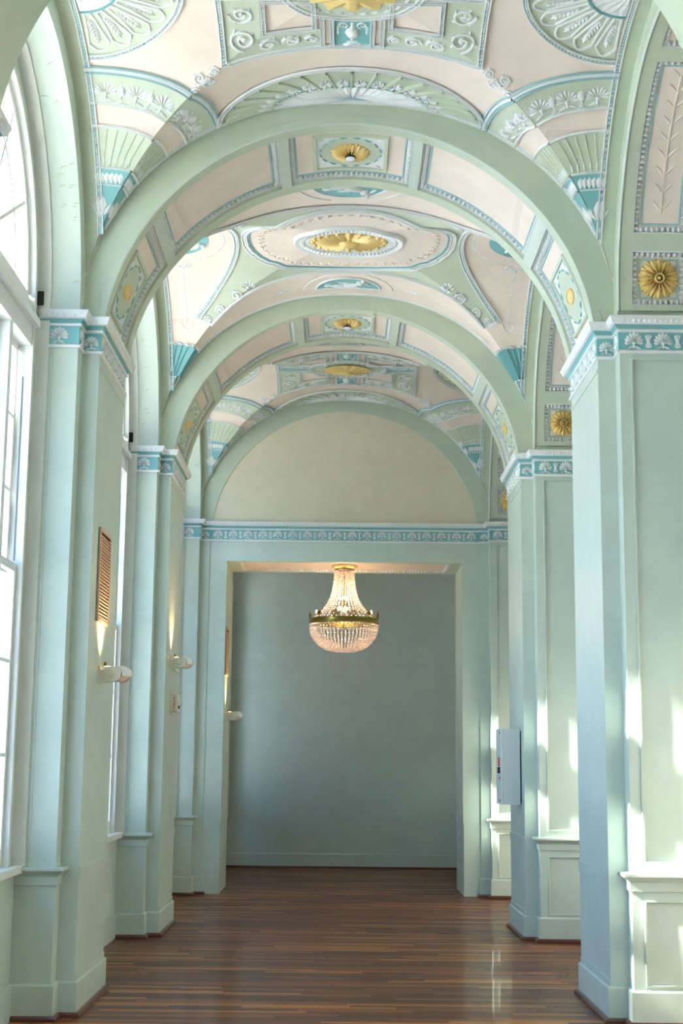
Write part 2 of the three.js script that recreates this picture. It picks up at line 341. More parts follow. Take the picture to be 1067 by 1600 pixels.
function crownLeaves(path, side) { // small leaf row on the crown moulding
  const A = [];
  for (let i = 0; i + 1 < path.length; i++) {
    const [a, b] = [path[i], path[i + 1]], l = Math.hypot(b[0] - a[0], b[1] - a[1]), n = Math.max(1, Math.round(l / 0.034)), d = [(b[0] - a[0]) / l, (b[1] - a[1]) / l], nn = [-d[1] * side, d[0] * side];
    for (let k = 0; k < n; k++) {
      const t = (k + 0.5) / n * l, S = (u, v, h) => [a[0] + d[0] * (t + u) + nn[0] * (0.05 + h), 4.203 + v, -(a[1] + d[1] * (t + u) + nn[1] * (0.05 + h))];
      const B = blobA(0, 0.017, 0.012, 0.018, 0.017, 0, 6, 1);
      for (let q = 0; q < B.length; q += 9) for (const m of side > 0 ? [0, 2, 1] : [0, 1, 2]) A.push(...S(B[q + m * 3], B[q + m * 3 + 1], B[q + m * 3 + 2]));
    }
  }
  return fromTriangles(A, 0.8);
}
function capital(owner, path, side, withLeaves = true) {
  const c = part(owner, 'capital', fuse([sweepPlan(path, CAP_LOW, side), sweepPlan(path, CAP_BEAD, side), sweepPlan(path, CAP_CROWN, side)]), M.white, 'white moulded capital over a turquoise frieze');
  part(c, 'frieze_ground', fuse([sweepPlan(path, CAP_FRIEZE, side), sweepPlan(path, CAP_COVE, side)]), M.teal);
  if (!withLeaves) return c;
  part(c, 'leaf_moulding', crownLeaves(path, side), M.white);
  for (let i = 0; i + 1 < path.length; i++) {
    const [a, b] = [path[i], path[i + 1]], l = Math.hypot(b[0] - a[0], b[1] - a[1]); if (l < 0.085) continue;
    const d = [(b[0] - a[0]) / l, (b[1] - a[1]) / l], nn = [-d[1] * side, d[0] * side], n = Math.max(1, Math.round(l / 0.175));
    const put = (geo, name, t, sc = 1) => { const m = part(c, name, geo, M.white); m.position.set(a[0] + d[0] * t + nn[0] * 0.005, 4.048, -(a[1] + d[1] * t + nn[1] * 0.005)); m.rotation.y = Math.atan2(nn[0], -nn[1]); m.scale.setScalar(sc); };
    for (let k = 0; k < n; k++) { put(palGeo, 'palmette', (k + 0.5) / n * l, l < 0.12 ? 0.82 : 1); if (k) put(lilyGeo, 'lily', k / n * l); }
  }
  return c;
}
const SKIRT = [[0.018, 0], [0.018, 0.192], [0.012, 0.2], [0, 0.204]];
const SHOE = [[0.018, 0.03], [0.03, 0.028], [0.042, 0.016], [0.044, 0]];
const RAIL = [[0, 0.755], [0.012, 0.76], [0.014, 0.81], [0.02, 0.818], [0.028, 0.828], [0.045, 0.838], [0.052, 0.846], [0.052, 0.862], [0, 0.868]];

// ---------------------------------------------------------------- floor
{
  const f = top('floor', 'glossy reddish brown strip wood floor laid across the hall', 'floor', 'structure');
  part(f, 'subfloor', box(-LOUT, 3.0, -0.3, -0.021, -8, BACK + 0.3), M.shoe);
  const PW = 0.057, geos = [0.45, 0.7, 0.95, 1.25].map((l) => { const g = new THREE.BoxGeometry(l - 0.0012, 0.02, PW - 0.0014); g.translate(l / 2, -0.0105, 0); return g; });
  const lens = [0.45, 0.7, 0.95, 1.25], rest = [];
  const rows = Math.floor((BACK - 0.0 + 7.8) / PW); let built = 0;
  for (let j = 0; j < rows; j++) {
    const D = -7.8 + (j + 0.5) * PW; let x = -2.2 - rnd() * 0.6;
    while (x < 2.62) {
      const li = Math.floor(rnd() * 4), mi = Math.floor(Math.pow(rnd(), 1.15) * woods.length), g = geos[li];
      if (D > 8.15 && built < 300 && x + lens[li] > -1.75 && x < 1.75) { const m = part(f, 'floor_plank', g, woods[mi]); m.position.set(x, 0, -D); built++; }
      else { const q = g.clone(); q.translate(x, 0, -D); const uv = q.attributes.uv, p = q.attributes.position, o = rnd(); for (let i = 0; i < uv.count; i++) uv.setXY(i, p.getX(i) + o, p.getZ(i) * 1.0 + o); const w = woods[mi].color, cl = new Float32Array(uv.count * 3); for (let i = 0; i < uv.count; i++) cl.set([w.r, w.g, w.b], i * 3); q.setAttribute('color', new THREE.BufferAttribute(cl, 3)); rest.push(q.toNonIndexed()); }
      x += lens[li];
    }
  }
  const wm = woods[0].clone(); wm.color.set('#ffffff'); wm.vertexColors = true; part(f, 'floor_strips', mergeGeometries(rest), wm).userData.kind = 'stuff';
  for (const g of geos) { const uv = g.attributes.uv, p = g.attributes.position; for (let i = 0; i < uv.count; i++) uv.setXY(i, p.getX(i), p.getZ(i)); }
}

// ---------------------------------------------------------------- piers
const pierPath = (k, s) => { const N = near(k), F = far(k), o = s > 0 ? RIN : 1.93; return [[s * o, N - STEP], [s * WV, N - STEP], [s * WV, N], [s * W, N], [s * W, F], [s * WV, F], [s * WV, F + STEP], [s * o, F + STEP]]; };
const shoes = { '-1': top('baseboard_left', 'dark reddish brown shoe strip along the window side', 'baseboard', 'structure'), 1: top('baseboard_right', 'dark reddish brown shoe strip along the niche side', 'baseboard', 'structure') };
const pierLabel = {
  '-1': ['pale green window pier before the first window', 'pale green window pier carrying a lamp under a tan air grille', 'pale green window pier carrying a lamp over a white fire alarm', 'pale green window pier joining the wall with the wide opening'],
  1: ['pale green niche pier opposite the pier before the first window', 'pale green niche pier with sunlit panelled jamb and no cabinet', 'pale green niche pier carrying the white wall cabinet', 'pale green niche pier joining the wall with the wide opening'],
};
for (let k = -2; k <= 3; k++) for (const s of [-1, 1]) {
  const N = near(k), F = far(k), o = s > 0 ? RIN + 0.1 : LOUT, rec = s > 0 ? 0.008 : 0;
  const p = top('pier', k >= 0 ? pierLabel[s][k] : `plain pale green ${s < 0 ? 'window' : 'niche'} pier ${k === -1 ? 'one bay' : 'two bays'} behind the first`, 'pier', 'structure');
  part(p, 'shaft', prism([[s * W, N], [s * W, F], [s * WV, F], [s * WV, F + STEP], [s * o, F + STEP], [s * o, N - STEP + rec], [s * WV, N - STEP + rec], [s * WV, N]], 0, CAP1), M.pier);
  const path = pierPath(k, s);
  if (k >= 1) capital(p, path, s); else capital(p, path, s, k === 0);
  part(p, 'skirting', sweepPlan(path, SKIRT, s), M.pier);
  part(shoes[s], 'shoe_moulding', sweepPlan(path, SHOE, s), M.shoe);
  for (const a of [[0, 3], [5, 8]]) part(p, 'chair_rail', sweepPlan(path.slice(a[0], a[1]), RAIL, s), M.pier);
  if (k >= 0) { // flat bands on the face towards the hall
    part(p, 'band', box(s * (W - 0.009), s * W, 0.79, 0.86, N + 0.012, F - 0.012), M.pier);
    part(p, 'band', box(s * (W - 0.007), s * W, 3.94, 3.96, N + 0.012, F - 0.012), M.pier);
    part(p, 'band', box(s * (W - 0.007), s * W, 0.2, 0.24, N + 0.012, F - 0.012), M.pier);
  }
  if (s > 0 && k >= 1) { // panelled jamb facing the camera
    const d0 = N - STEP, d1 = d0 + rec, P = (n, x0, x1, y0, y1) => part(p, n, box(x0, x1, y0, y1, d0, d1), M.pier);
    P('stile', WV, 1.765, 0.2, CAP0); P('stile', 2.17, RIN, 0.2, CAP0);
    for (const [a, b] of [[0.2, 0.225], [0.705, 0.925], [3.985, CAP0]]) P('panel_rail', 1.765, 2.17, a, b);
    part(p, 'stile', box(WV, RIN, 0, 0.2, d0, d1), M.pier);
    part(p, 'panel_bead', bend([...sweepA(rect(1.765, 2.17, 0.225, 0.705), rail(0.016, 0.012), true), ...sweepA(rect(1.765, 2.17, 0.925, 3.985), rail(0.016, 0.012), true)], (u, v, h) => [u, v, -(d0 + 0.004 - h)]), M.pier);
  }
  if (s < 0 && k >= 1) for (const x of [1.845, 1.862]) part(p, 'jamb_bead', box(-x - 0.008, -x, 0.87, CAP0, N - STEP - 0.006, N - STEP + 0.004), M.pier);
}

// ---------------------------------------------------------------- side walls with their arched openings
function archShape(Dc, D0, D1, y0, y1, R, cy, bottom) { // in (D, y)
  const s = new THREE.Shape(); s.moveTo(D0, y0); s.lineTo(Dc - R, y0); s.lineTo(Dc - R, cy);
  s.absarc(Dc, cy, R, Math.PI, 0, true); s.lineTo(Dc + R, y0); s.lineTo(D1, y0); s.lineTo(D1, y1); s.lineTo(D0, y1); s.closePath(); return s;
}
function extrudeX(shape, x0, x1) { // shape in (D, y), from x0 to x1
  const g = new THREE.ExtrudeGeometry(shape, { depth: Math.abs(x1 - x0), bevelEnabled: false, curveSegments: 48 });
  g.rotateY(Math.PI / 2); g.translate(Math.min(x0, x1), 0, 0); return boxUV(clean(g)); // (D, y, t) -> (t, y, -D)
}
const wallL = top('wall_left', 'pale green wall of tall arched windows', 'wall', 'structure'), wallR = top('wall_right', 'pale green wall of deep arched niches with coffered soffits', 'wall', 'structure');
const wallName = ['beside the first window', 'of the middle bay', 'of the bay before the wide opening'];
for (let k = -3; k <= 2; k++) {
  const a = k === -3 ? -8 : far(k), b = near(k + 1), Dc = mid(k), plain = k < 0;
  part(wallL, 'arch_wall', extrudeX(archShape(Dc, a - 0.3, b + 0.3, CAP1 - 0.02, 6.2, RW, RWC), -LOUT, -WV), M.green);
  if (k >= 0) { // flaked and scuffed paint on the window arch
    for (let i = 0; i < 12; i++) { const th = rr(0.35, 1.5) * RW, x = -rr(1.72, 1.86); part(wallL, 'paint_flake', bend([...petalA(th, x, rr(1.2, 1.9), rr(0.02, 0.06), rr(0.008, 0.016), 0.004, 4), ...petalA(th + 0.012, x - 0.01, rr(1.2, 1.9), rr(0.02, 0.04), 0.006, 0.003, 3)], niche(Dc)), M.sage); }
  }
  part(wallL, 'apron', box(-LOUT, -1.93, 0, 0.85, Dc - RW, Dc + RW), M.pier);
  part(wallL, 'apron_skirting', box(-1.94, -1.91, 0, 0.2, Dc - RW, Dc + RW), M.pier);
  part(wallR, 'arch_wall', extrudeX(archShape(Dc, a - 0.3, b + 0.3, CAP1 - 0.02, 6.2, RW + 0.03, RWC), WV, RIN + 0.1), M.sage);
  part(wallR, 'niche_back', box(RIN, RIN + 0.1, 0, 6.2, a - 0.3, b + 0.3), M.door);
  if (plain) continue;
  // soffit of the right-hand niche: green ribs around recessed coffers
  const S = niche(Dc, RW), base = -0.03, end = RW * Math.PI / 2, x0 = WV, x1 = RIN;
  const rib = (s0, s1, u0, u1, n) => part(wallR, 'soffit_rib', bend(slabA(s0, s1, u0, u1, base, 0, Math.max(2, Math.ceil((s1 - s0) / 0.05)), 1), S, 0.5), M.sage);
  rib(-end, end, x0, 1.775); rib(-end, end, 2.115, x1);
  part(wallR, 'soffit_edge', bend(sweepA(resample([[-end, x0], [end, x0]], 0.05), [[0.016, -0.02], [0.012, 0.002], [0, 0.01], [-0.014, 0.0]]), S, 0.9), M.green);
  const cuts = [];
  for (const sg of [-1, 1]) {
    const q = (t) => sg * t; // distance along the arc measured from the crown
    const spans = [[1.99, 1.65], [1.54, 0.42]]; // rosette square, long panel
    spans.forEach(([s1, s0], i) => {
      const a0 = Math.min(q(s0), q(s1)), a1 = Math.max(q(s0), q(s1));
      part(wallR, 'coffer_panel', bend(slabA(a0, a1, 1.775, 2.115, base, base + 0.004, Math.ceil((a1 - a0) / 0.06), 1), S), i ? M.pink : M.cream);
      part(wallR, 'coffer_moulding', bend(eggA(resample(rect(a0 + 0.022, a1 - 0.022, 1.797, 2.093), 0.05, true), 0.044, 0.024, 0.034, true).map((v, n) => n % 3 === 2 ? v + base + 0.004 : v), S, 0.9), M.white);
      part(wallR, 'coffer_line', bend([...sweepA(resample(rect(a0 + 0.052, a1 - 0.052, 1.827, 2.063), 0.05, true), rail(0.012, 0.006), true), ...sweepA(resample(rect(a0 + 0.004, a1 - 0.004, 1.779, 2.111), 0.05, true), rail(0.012, 0.006), true)].map((v, n) => n % 3 === 2 ? v + base + 0.004 : v), S, 0.9), M.tealPale);
      if (i === 0) {
        const c = (a0 + a1) / 2, th = c / RW, m = part(wallR, 'rosette', fromTriangles(rosetteA(0.135, 0.045, 16), 0.9), M.gold, 'gilded flower rosette');
        const r = RW + 0.026; m.position.set(1.945, RWC + r * Math.cos(th), -(Dc + r * Math.sin(th))); m.lookAt(1.945, RWC, -Dc);
        if (k === 1) m.scale.set(0.92, 0.92, 1);
      } else {
        const A = []; for (let n = 0; n < 9; n++) { const t = a0 + (a1 - a0) * (0.12 + 0.76 * n / 8); A.push(...petalA(t, 1.945, sg > 0 ? 2.4 : 0.7, 0.09, 0.02, 0.008, 3), ...petalA(t, 1.945, sg > 0 ? -2.4 : -0.7, 0.09, 0.02, 0.008, 3)); }
        A.push(...sweepA(resample([[a0 + 0.12, 1.945], [a1 - 0.12, 1.945]], 0.05), rail(0.01, 0.008)));
        part(wallR, 'leaf_spray', bend(A.map((v, n) => n % 3 === 2 ? v + base + 0.004 : v), S, 0.9), M.pink);
      }
    });
    for (const [s0, s1] of [[1.99, end], [1.54, 1.65], [0.31, 0.42]]) { const a0 = Math.min(q(s0), q(s1)), a1 = Math.max(q(s0), q(s1)); rib(a0, a1, 1.775, 2.115); }
  }
  part(wallR, 'coffer_panel', bend(slabA(-0.31, 0.31, 1.775, 2.115, base, base + 0.004, 10, 1), S), M.cream);
  part(wallR, 'coffer_moulding', bend(eggA(resample(rect(-0.288, 0.288, 1.797, 2.093), 0.05, true), 0.044, 0.024, 0.034, true).map((v, n) => n % 3 === 2 ? v + base + 0.004 : v), S, 0.9), M.white);
  { const m = part(wallR, 'rosette', fromTriangles(rosetteA(0.15, 0.045, 16), 0.9), M.gold, 'gilded flower rosette'); m.position.set(1.945, RWC + RW + 0.026, -Dc); m.lookAt(1.945, 0, -Dc); }
}

// ---------------------------------------------------------------- transverse arches
const archLabel = ['plain sage arch before the fan vault farthest from the chandelier', 'coffered arch between the oval vault and the fan vault farthest from the chandelier', 'coffered arch between the oval vault and the fan vault by the lunette wall'];
function archRing(D0, D1, r0, r1) {
  const s = new THREE.Shape(), a0 = Math.asin((CAP1 - 0.01 - ARC) / r0), a1 = Math.asin((CAP1 - 0.01 - ARC) / r1);
  s.absarc(0, ARC, r0, a0, Math.PI - a0, false); s.absarc(0, ARC, r1, Math.PI - a1, a1, true); s.closePath();
  const g = new THREE.ExtrudeGeometry(s, { depth: D1 - D0, bevelEnabled: false, curveSegments: 72 }); g.translate(0, 0, -D1); return boxUV(clean(g));
}
for (let k = -2; k <= 2; k++) {
  const N = near(k), a = top('transverse_arch', k >= 0 ? archLabel[k] : `plain sage arch ${k === -1 ? 'one bay' : 'two bays'} behind the first`, 'arch', 'structure');
  if (k < 1) { part(a, 'arch_ring', archRing(N, N + L, W, 2.05), M.sage); continue; }
  const S = soffit(N), base = -0.05, end = 1.42 * W, m0 = 0.13, m1 = L - 0.13;
  part(a, 'arch_ring', archRing(N, N + L, W + 0.05, 2.05), M.sage);
  part(a, 'arch_edge', archRing(N, N + m0, W, W + 0.052), M.sage); part(a, 'arch_edge', archRing(N + m1, N + L, W, W + 0.052), M.sage);
  part(a, 'edge_bead', bend([...sweepA(resample([[-end, 0.012], [end, 0.012]], 0.05), [[0.012, 0], [0.01, 0.006], [-0.01, 0.006], [-0.014, 0]])], S, 0.9), M.green);
  const rib = (s0, s1) => part(a, 'soffit_rib', bend(slabA(s0, s1, m0, m1, base, 0, Math.max(2, Math.ceil((s1 - s0) / 0.05)), 1), S, 0.5), M.green);
  const coffer = (s0, s1) => {
    part(a, 'coffer_panel', bend(slabA(s0, s1, m0, m1, base, base + 0.004, Math.ceil((s1 - s0) / 0.06), 1), S), M.pink);
    const lift = (A, dh = 0) => A.map((v, n) => n % 3 === 2 ? v + base + 0.004 + dh : v);
    const path = resample(rect(s0 + 0.022, s1 - 0.022, m0 + 0.022, m1 - 0.022), 0.05, true);
    part(a, 'coffer_moulding', bend(lift(eggA(path, 0.046, 0.028, 0.036, true)), S, 0.9), M.white);
    part(a, 'coffer_line', bend(lift([...sweepA(resample(rect(s0 + 0.052, s1 - 0.052, m0 + 0.052, m1 - 0.052), 0.05, true), rail(0.012, 0.006), true), ...sweepA(path, [[0.02, 0.004], [-0.02, 0.004]], true)]), S, 0.9), M.tealPale);
    return lift;
  };
  const framed = (sc, hs, ws, gold, lift) => { // framed oval with rosette
    const wc = L / 2, R2 = rect(sc - hs, sc + hs, wc - ws, wc + ws);
    part(a, 'panel_frame', bend(lift([...sweepA(resample(R2, 0.05, true), rail(0.03, 0.022), true)]), S, 0.9), M.fan);
    part(a, 'oval_panel', bend(lift(slabA(sc - hs + 0.012, sc + hs - 0.012, wc - ws + 0.012, wc + ws - 0.012, 0, 0.008, 6, 1)), S), M.white);
    const el = ellipse(sc, wc, hs * 0.86, ws * 0.86, 40);
    part(a, 'oval_ground', bend(lift(fillA(el, 0.011, 0.08)), S), M.fan);
    part(a, 'oval_moulding', bend(lift([...along(el, 0.085, true)].flatMap(([x, y, t]) => blobA(x, y, 0.036, 0.009, 0.012, t, 6, 1, 0.01))), S, 0.9), M.teal);
    const A = []; for (const [x, y] of [[-1, -1], [1, -1], [1, 1], [-1, 1]]) A.push(...petalA(sc + x * hs * 0.88, wc + y * ws * 0.88, Math.atan2(-y, -x), hs * 0.2, 0.02, 0.012, 3, 0.008)); part(a, 'corner_leaf', bend(lift(A), S, 0.9), M.white);
    const m = part(a, 'rosette', fromTriangles(gold === 'round' ? rosetteA(0.14, 0.04, 18) : [...blobA(0, 0, 0.1, 0.042, 0.02, 0, 14, 3), ...sweepA(ellipse(0, 0, 0.1, 0.043, 18), rail(0.012, 0.012), true)], 0.9), M.gold, 'gilded rosette');
    const r = W - base - 0.014, t = sc / W; m.position.set(r * Math.sin(t), ARC + r * Math.cos(t), -(N + wc)); m.up.set(0, 0, 1); m.lookAt(0, ARC, -(N + wc)); if (gold !== 'round') m.rotateZ(Math.PI / 2);
    return m;
  };
  let lift = coffer(-0.42, 0.42);
  const ros = framed(0, 0.24, 0.265, 'round', lift);
  { const g = new THREE.SphereGeometry(0.034, 16, 10); g.scale(1, 1, 0.55); g.translate(0, 0, 0.052); part(ros, 'bulb', boxUV(clean(g)), new THREE.MeshPhysicalMaterial({ color: new THREE.Color('#eef0ff'), roughness: 0.1 }), 'unlit round frosted bulb'); const g2 = new THREE.CylinderGeometry(0.036, 0.04, 0.03, 16); g2.rotateX(Math.PI / 2); g2.translate(0, 0, 0.035); part(ros, 'socket', boxUV(clean(g2)), M.iron); }
  for (const sg of [-1, 1]) {
    const q = (x, y) => [Math.min(sg * x, sg * y), Math.max(sg * x, sg * y)];
    rib(...q(0.42, 0.49)); coffer(...q(0.49, 1.41)); rib(...q(1.41, 1.50));
    lift = coffer(...q(1.50, end)); framed(sg * 1.89, 0.21, 0.25, 'oval', lift);
  }
}

// ---------------------------------------------------------------- vaults
function vaultBase(label, Dc, ornate) {
  const v = top('ceiling', label, 'ceiling', 'structure'), e = 1.70, ez = 1.436;
  for (const poly of [[[0, 0], [e, -e * VK], [e, e * VK]], [[0, 0], [-e, e * VK], [-e, -e * VK]], [[0, 0], [e, e * VK], [-e, e * VK]], [[0, 0], [-e, -e * VK], [e, -e * VK]]]) part(v, 'vault_web', vaultPatch(Dc, poly, 0, 0.06), M.pink);
  if (!ornate) return v;
  const S = vaultOn(Dc);
  for (const s of [-1, 1]) { // painted margin and rope moulding along walls and arches
    part(v, 'wall_margin', vaultPatch(Dc, s > 0 ? rect(XE, 1.699, -1.43, 1.43) : rect(-1.699, -XE, -1.43, 1.43), 0.004, 0.06), M.sage);
    part(v, 'rope_moulding', bend(ropeA(resample([[s * (XE - 0.02), -1.36], [s * (XE - 0.02), 1.36]], 0.03), 0.036, 0.016, 0.024), vaultOn(Dc, 'z'), 0.9), M.white);
    part(v, 'rope_ground', bend(sweepA(resample([[s * (XE - 0.02), -1.36], [s * (XE - 0.02), 1.36]], 0.03), [[0.018, 0.006], [-0.018, 0.006]]), vaultOn(Dc, 'z'), 0.9), M.tealPale);
    part(v, 'arch_margin', vaultPatch(Dc, s > 0 ? rect(-1.66, 1.66, ZE + 0.012, 1.436) : rect(-1.66, 1.66, -1.436, -ZE - 0.012), 0.004, 0.06), M.sage);
    part(v, 'rope_moulding', bend(ropeA(resample([[-1.58, s * (ZE - 0.01)], [1.58, s * (ZE - 0.01)]], 0.03), 0.034, 0.012, 0.024), vaultOn(Dc, 'x'), 0.9), M.white);
  }
  return v;
}
const lineOn = (path, w, h, step = 0.03, closed = false) => [resample(path, step, closed), w, h];
function banded(v, name, Dc, path, w, closed, web) { // white rope moulding on a turquoise strip
  const p = resample(path, 0.03, closed), S = vaultOn(Dc, web);
  const m = part(v, name, bend(ropeA(p, w, 0.016, 0.026, closed).map((x, n) => n % 3 === 2 ? x + 0.006 : x), S, 0.9), M.white);
  part(m, 'moulding_ground', bend(sweepA(p, [[w * 0.46, 0.009], [-w * 0.46, 0.009]], closed), S, 0.9), M.tealPale);
}
const mirror4 = (poly, sx, sz) => poly.map(([x, z]) => [x * sx, z * sz]);
function vaultA(label, Dc) { // the fan vault
  const v = vaultBase(label, Dc, true), S = vaultOn(Dc);
  const add = (n, A, mat, web) => part(v, n, bend(A, vaultOn(Dc, web), 0.9), mat);
  // corner fans
  for (const sx of [-1, 1]) for (const sz of [-1, 1]) {
    const C = cornerOn(Dc, sx, sz), band = (p0, p1, y0, y1, h, n = 10, ny = 4) => slabA(p0, p1, y0, y1, h, h, n, ny);
    const both = (y0, y1, h, mat, name) => { const g = [bend(band(0.0001, 1, y0, y1, h), C), bend(band(-1, -0.0001, y0, y1, h), C)]; return part(v, name, mergeGeometries(g), mat); };
    both(4.80, 5.14, 0.005, M.teal, 'fan_tip'); both(5.14, 5.3, 0.005, M.fan, 'fan_flutes'); both(5.383, 5.487, 0.005, M.fan, 'fan_band');
    const line = (y, w, mat, name, step) => { const g = []; for (const [a, b] of [[0.001, 1], [-1, -0.001]]) { const A = []; for (let i = 0; i < 16; i++) { const u0 = a + (b - a) * i / 16, u1 = a + (b - a) * (i + 1) / 16; quad(A, [u0, y, 0.006], [u1, y, 0.006], [u1, y + w * 0.5, 0.022], [u0, y + w * 0.5, 0.022]); quad(A, [u0, y + w * 0.5, 0.022], [u1, y + w * 0.5, 0.022], [u1, y + w, 0.006], [u0, y + w, 0.006]); } g.push(bend(A, C, 0.5)); } return part(v, name, mergeGeometries(g), mat); };
    line(5.486, 0.013, M.white, 'fan_moulding'); line(5.376, 0.01, M.white, 'fan_moulding'); line(5.298, 0.012, M.white, 'fan_moulding'); line(5.138, 0.012, M.white, 'fan_moulding'); line(5.06, 0.01, M.white, 'fan_moulding');
    line(5.481, 0.005, M.tealPale, 'fan_line'); line(5.5, 0.005, M.tealPale, 'fan_line');
    // ribs of the flutes, tongues and drops
    const ribs = [], tongues = [], drops = [];
    for (let i = -6; i <= 6; i++) {
      const p = i / 6.5, w = 0.006 / 0.5;
      ribs.push(bend((() => { const A = []; for (let j = 0; j < 6; j++) { const y0 = 5.15 + 0.145 * j / 6, y1 = 5.15 + 0.145 * (j + 1) / 6; quad(A, [p - w, y0, 0.005], [p, y0, 0.012], [p, y1, 0.012], [p - w, y1, 0.005]); quad(A, [p, y0, 0.012], [p + w, y0, 0.005], [p + w, y1, 0.005], [p, y1, 0.012]); } return A; })(), C, 0.5));
    }
    const at = (p, y) => { const [a, b, c] = [C(p, y, 0.004), C(p + (p > 0 ? -1e-3 : 1e-3), y, 0.004), C(p, y + 1e-3, 0.004)], q = (m) => new THREE.Vector3(...m), U = q(b).sub(q(a)).normalize().multiplyScalar((p > 0 ? -1 : 1)), T = q(c).sub(q(a)).normalize(); const Vv = T.clone().addScaledVector(U, -T.dot(U)).normalize(), n0 = q(C(p, y, 0.1)).sub(q(a)), n = new THREE.Vector3().crossVectors(U, Vv); if (n.dot(n0) < 0) U.negate(); return flatOn(q(a), U, Vv); };
    for (let i = 0; i < 12; i++) {
      const p = (i + 0.5) / 6 - 1;
      tongues.push(bend([...petalA(0, 0, Math.PI / 2, 0.075, 0.045, 0.012, 4, 0, 1.3)], at(p, 5.07), 0.9), bend([...petalA(0, 0, Math.PI / 2, 0.075, 0.016, 0.01, 3), ...blobA(0, 0.085, 0.01, 0.014, 0.01, 0, 6, 1)], at(p, 5.15), 0.9));
    }
    for (const p of [-0.75, -0.3, 0.3, 0.75]) tongues.push(bend([...petalA(0, 0, Math.PI / 2, 0.14, 0.05, 0.014, 4, 0, 1.2), ...petalA(0, 0, Math.PI / 2 + 0.6, 0.1, 0.03, 0.012, 3), ...petalA(0, 0, Math.PI / 2 - 0.6, 0.1, 0.03, 0.012, 3)], at(p, 4.9), 0.9));
    part(v, 'flute_ribs', mergeGeometries(ribs), M.fan); part(v, 'fan_tongues', mergeGeometries(tongues), M.white);
    for (let i = 0; i < 5; i++) { const p = 0.1 + 0.8 * (i + 0.5) / 5; part(v, i % 2 ? 'urn' : 'palmette', bend(i % 2 ? urnA(0, 0, 0.15, Math.PI / 2, 0.02) : palmetteA(0, 0, 0.145, Math.PI / 2, 0.015), at(p, 5.392), 0.9), M.white); }
    for (let i = 0; i < 5; i++) { const p = -0.1 - 0.8 * (i + 0.5) / 5; part(v, i % 2 ? 'urn' : 'palmette', bend(i % 2 ? urnA(0, 0, 0.13, Math.PI / 2, 0.02) : palmetteA(0, 0, 0.13, Math.PI / 2, 0.015), at(p, 5.392), 0.9), M.white); }
    // spray of scrolls at the frame corner
    const A = []; for (const [x, z, r, d, a0] of [[0.83, 0.69, 0.035, 1, 0.6], [0.92, 0.735, 0.045, -1, 3.4], [0.865, 0.785, 0.045, 1, 4.6], [0.95, 0.82, 0.03, -1, 1]]) A.push(...scrollA(sx * x, sz * z, r, d * sx * sz, sx * sz > 0 ? a0 : Math.PI - a0, 0.012, 0.01));
    add('scroll_spray', A, M.white);
  }
  for (const sz of [-1, 1]) { // lunette fan over each transverse arch
    const zc = sz * (ZE - 0.03), arc = (rx, rz) => arcPts(0, zc, rx, -sz * rz, 0, Math.PI, 36);
    part(v, 'lunette_ground', vaultPatch(Dc, arc(0.85, 0.435), 0.004, 0.06), M.fan);
    banded(v, 'lunette_moulding', Dc, arc(0.86, 0.44), 0.03, false, 'x');
    for (let i = 0; i < 16; i++) { // folded leaves
      const a0 = Math.PI * i / 16, a1 = Math.PI * (i + 1) / 16, P = (a, r) => [Math.cos(a) * (0.5 + (0.82 - 0.5) * r), zc - sz * Math.sin(a) * (0.2 + (0.405 - 0.2) * r)], A = [];
      for (let j = 0; j < 5; j++) { const [p, q, r2, s2] = [P(a0, j / 5), P(a1, j / 5), P(a1, (j + 1) / 5), P(a0, (j + 1) / 5)]; quad(A, [...p, 0.006], [...q, 0.016], [...r2, 0.016], [...s2, 0.006]); quad(A, [...q, 0.016], [...q, 0.004], [...r2, 0.004], [...r2, 0.016]); }
      A.push(...sweepA([0, 1, 2, 3, 4, 5].map((j) => P(a1, j / 5)), rail(0.014, 0.028, 0.004)));
      add('fan_leaf', A, M.fan, 'x');
      const am = (a0 + a1) / 2, b = P(am, 0.08), e = P(am, 0.8), ang = Math.atan2(e[1] - b[1], e[0] - b[0]), len = Math.hypot(e[0] - b[0], e[1] - b[1]);
      if (len > 0.08) add('palmette', palmetteA(...b, Math.min(0.095, len * 0.55), ang, 0.016, 7, 0.012), M.white, 'x');
    }
    part(v, 'shell_ground', vaultPatch(Dc, arc(0.5, 0.2), 0.006, 0.05), M.tealPale);
    for (let i = 0; i < 22; i++) { const a = Math.PI * (i + 0.5) / 22, P = (r) => [Math.cos(a) * 0.5 * r, zc - sz * Math.sin(a) * 0.2 * r], b = P(0.22), e = P(0.98); add('shell_flute', petalA(...b, Math.atan2(e[1] - b[1], e[0] - b[0]), Math.hypot(e[0] - b[0], e[1] - b[1]), 0.062 * (0.35 + 0.65 * Math.sin(a)), 0.02, 4, 0.006, 1.6), M.white, 'x'); }
    add('shell_line', sweepA(resample(arc(0.505, 0.205), 0.03), rail(0.014, 0.016, 0.004)), M.tealDeep, 'x');
  }
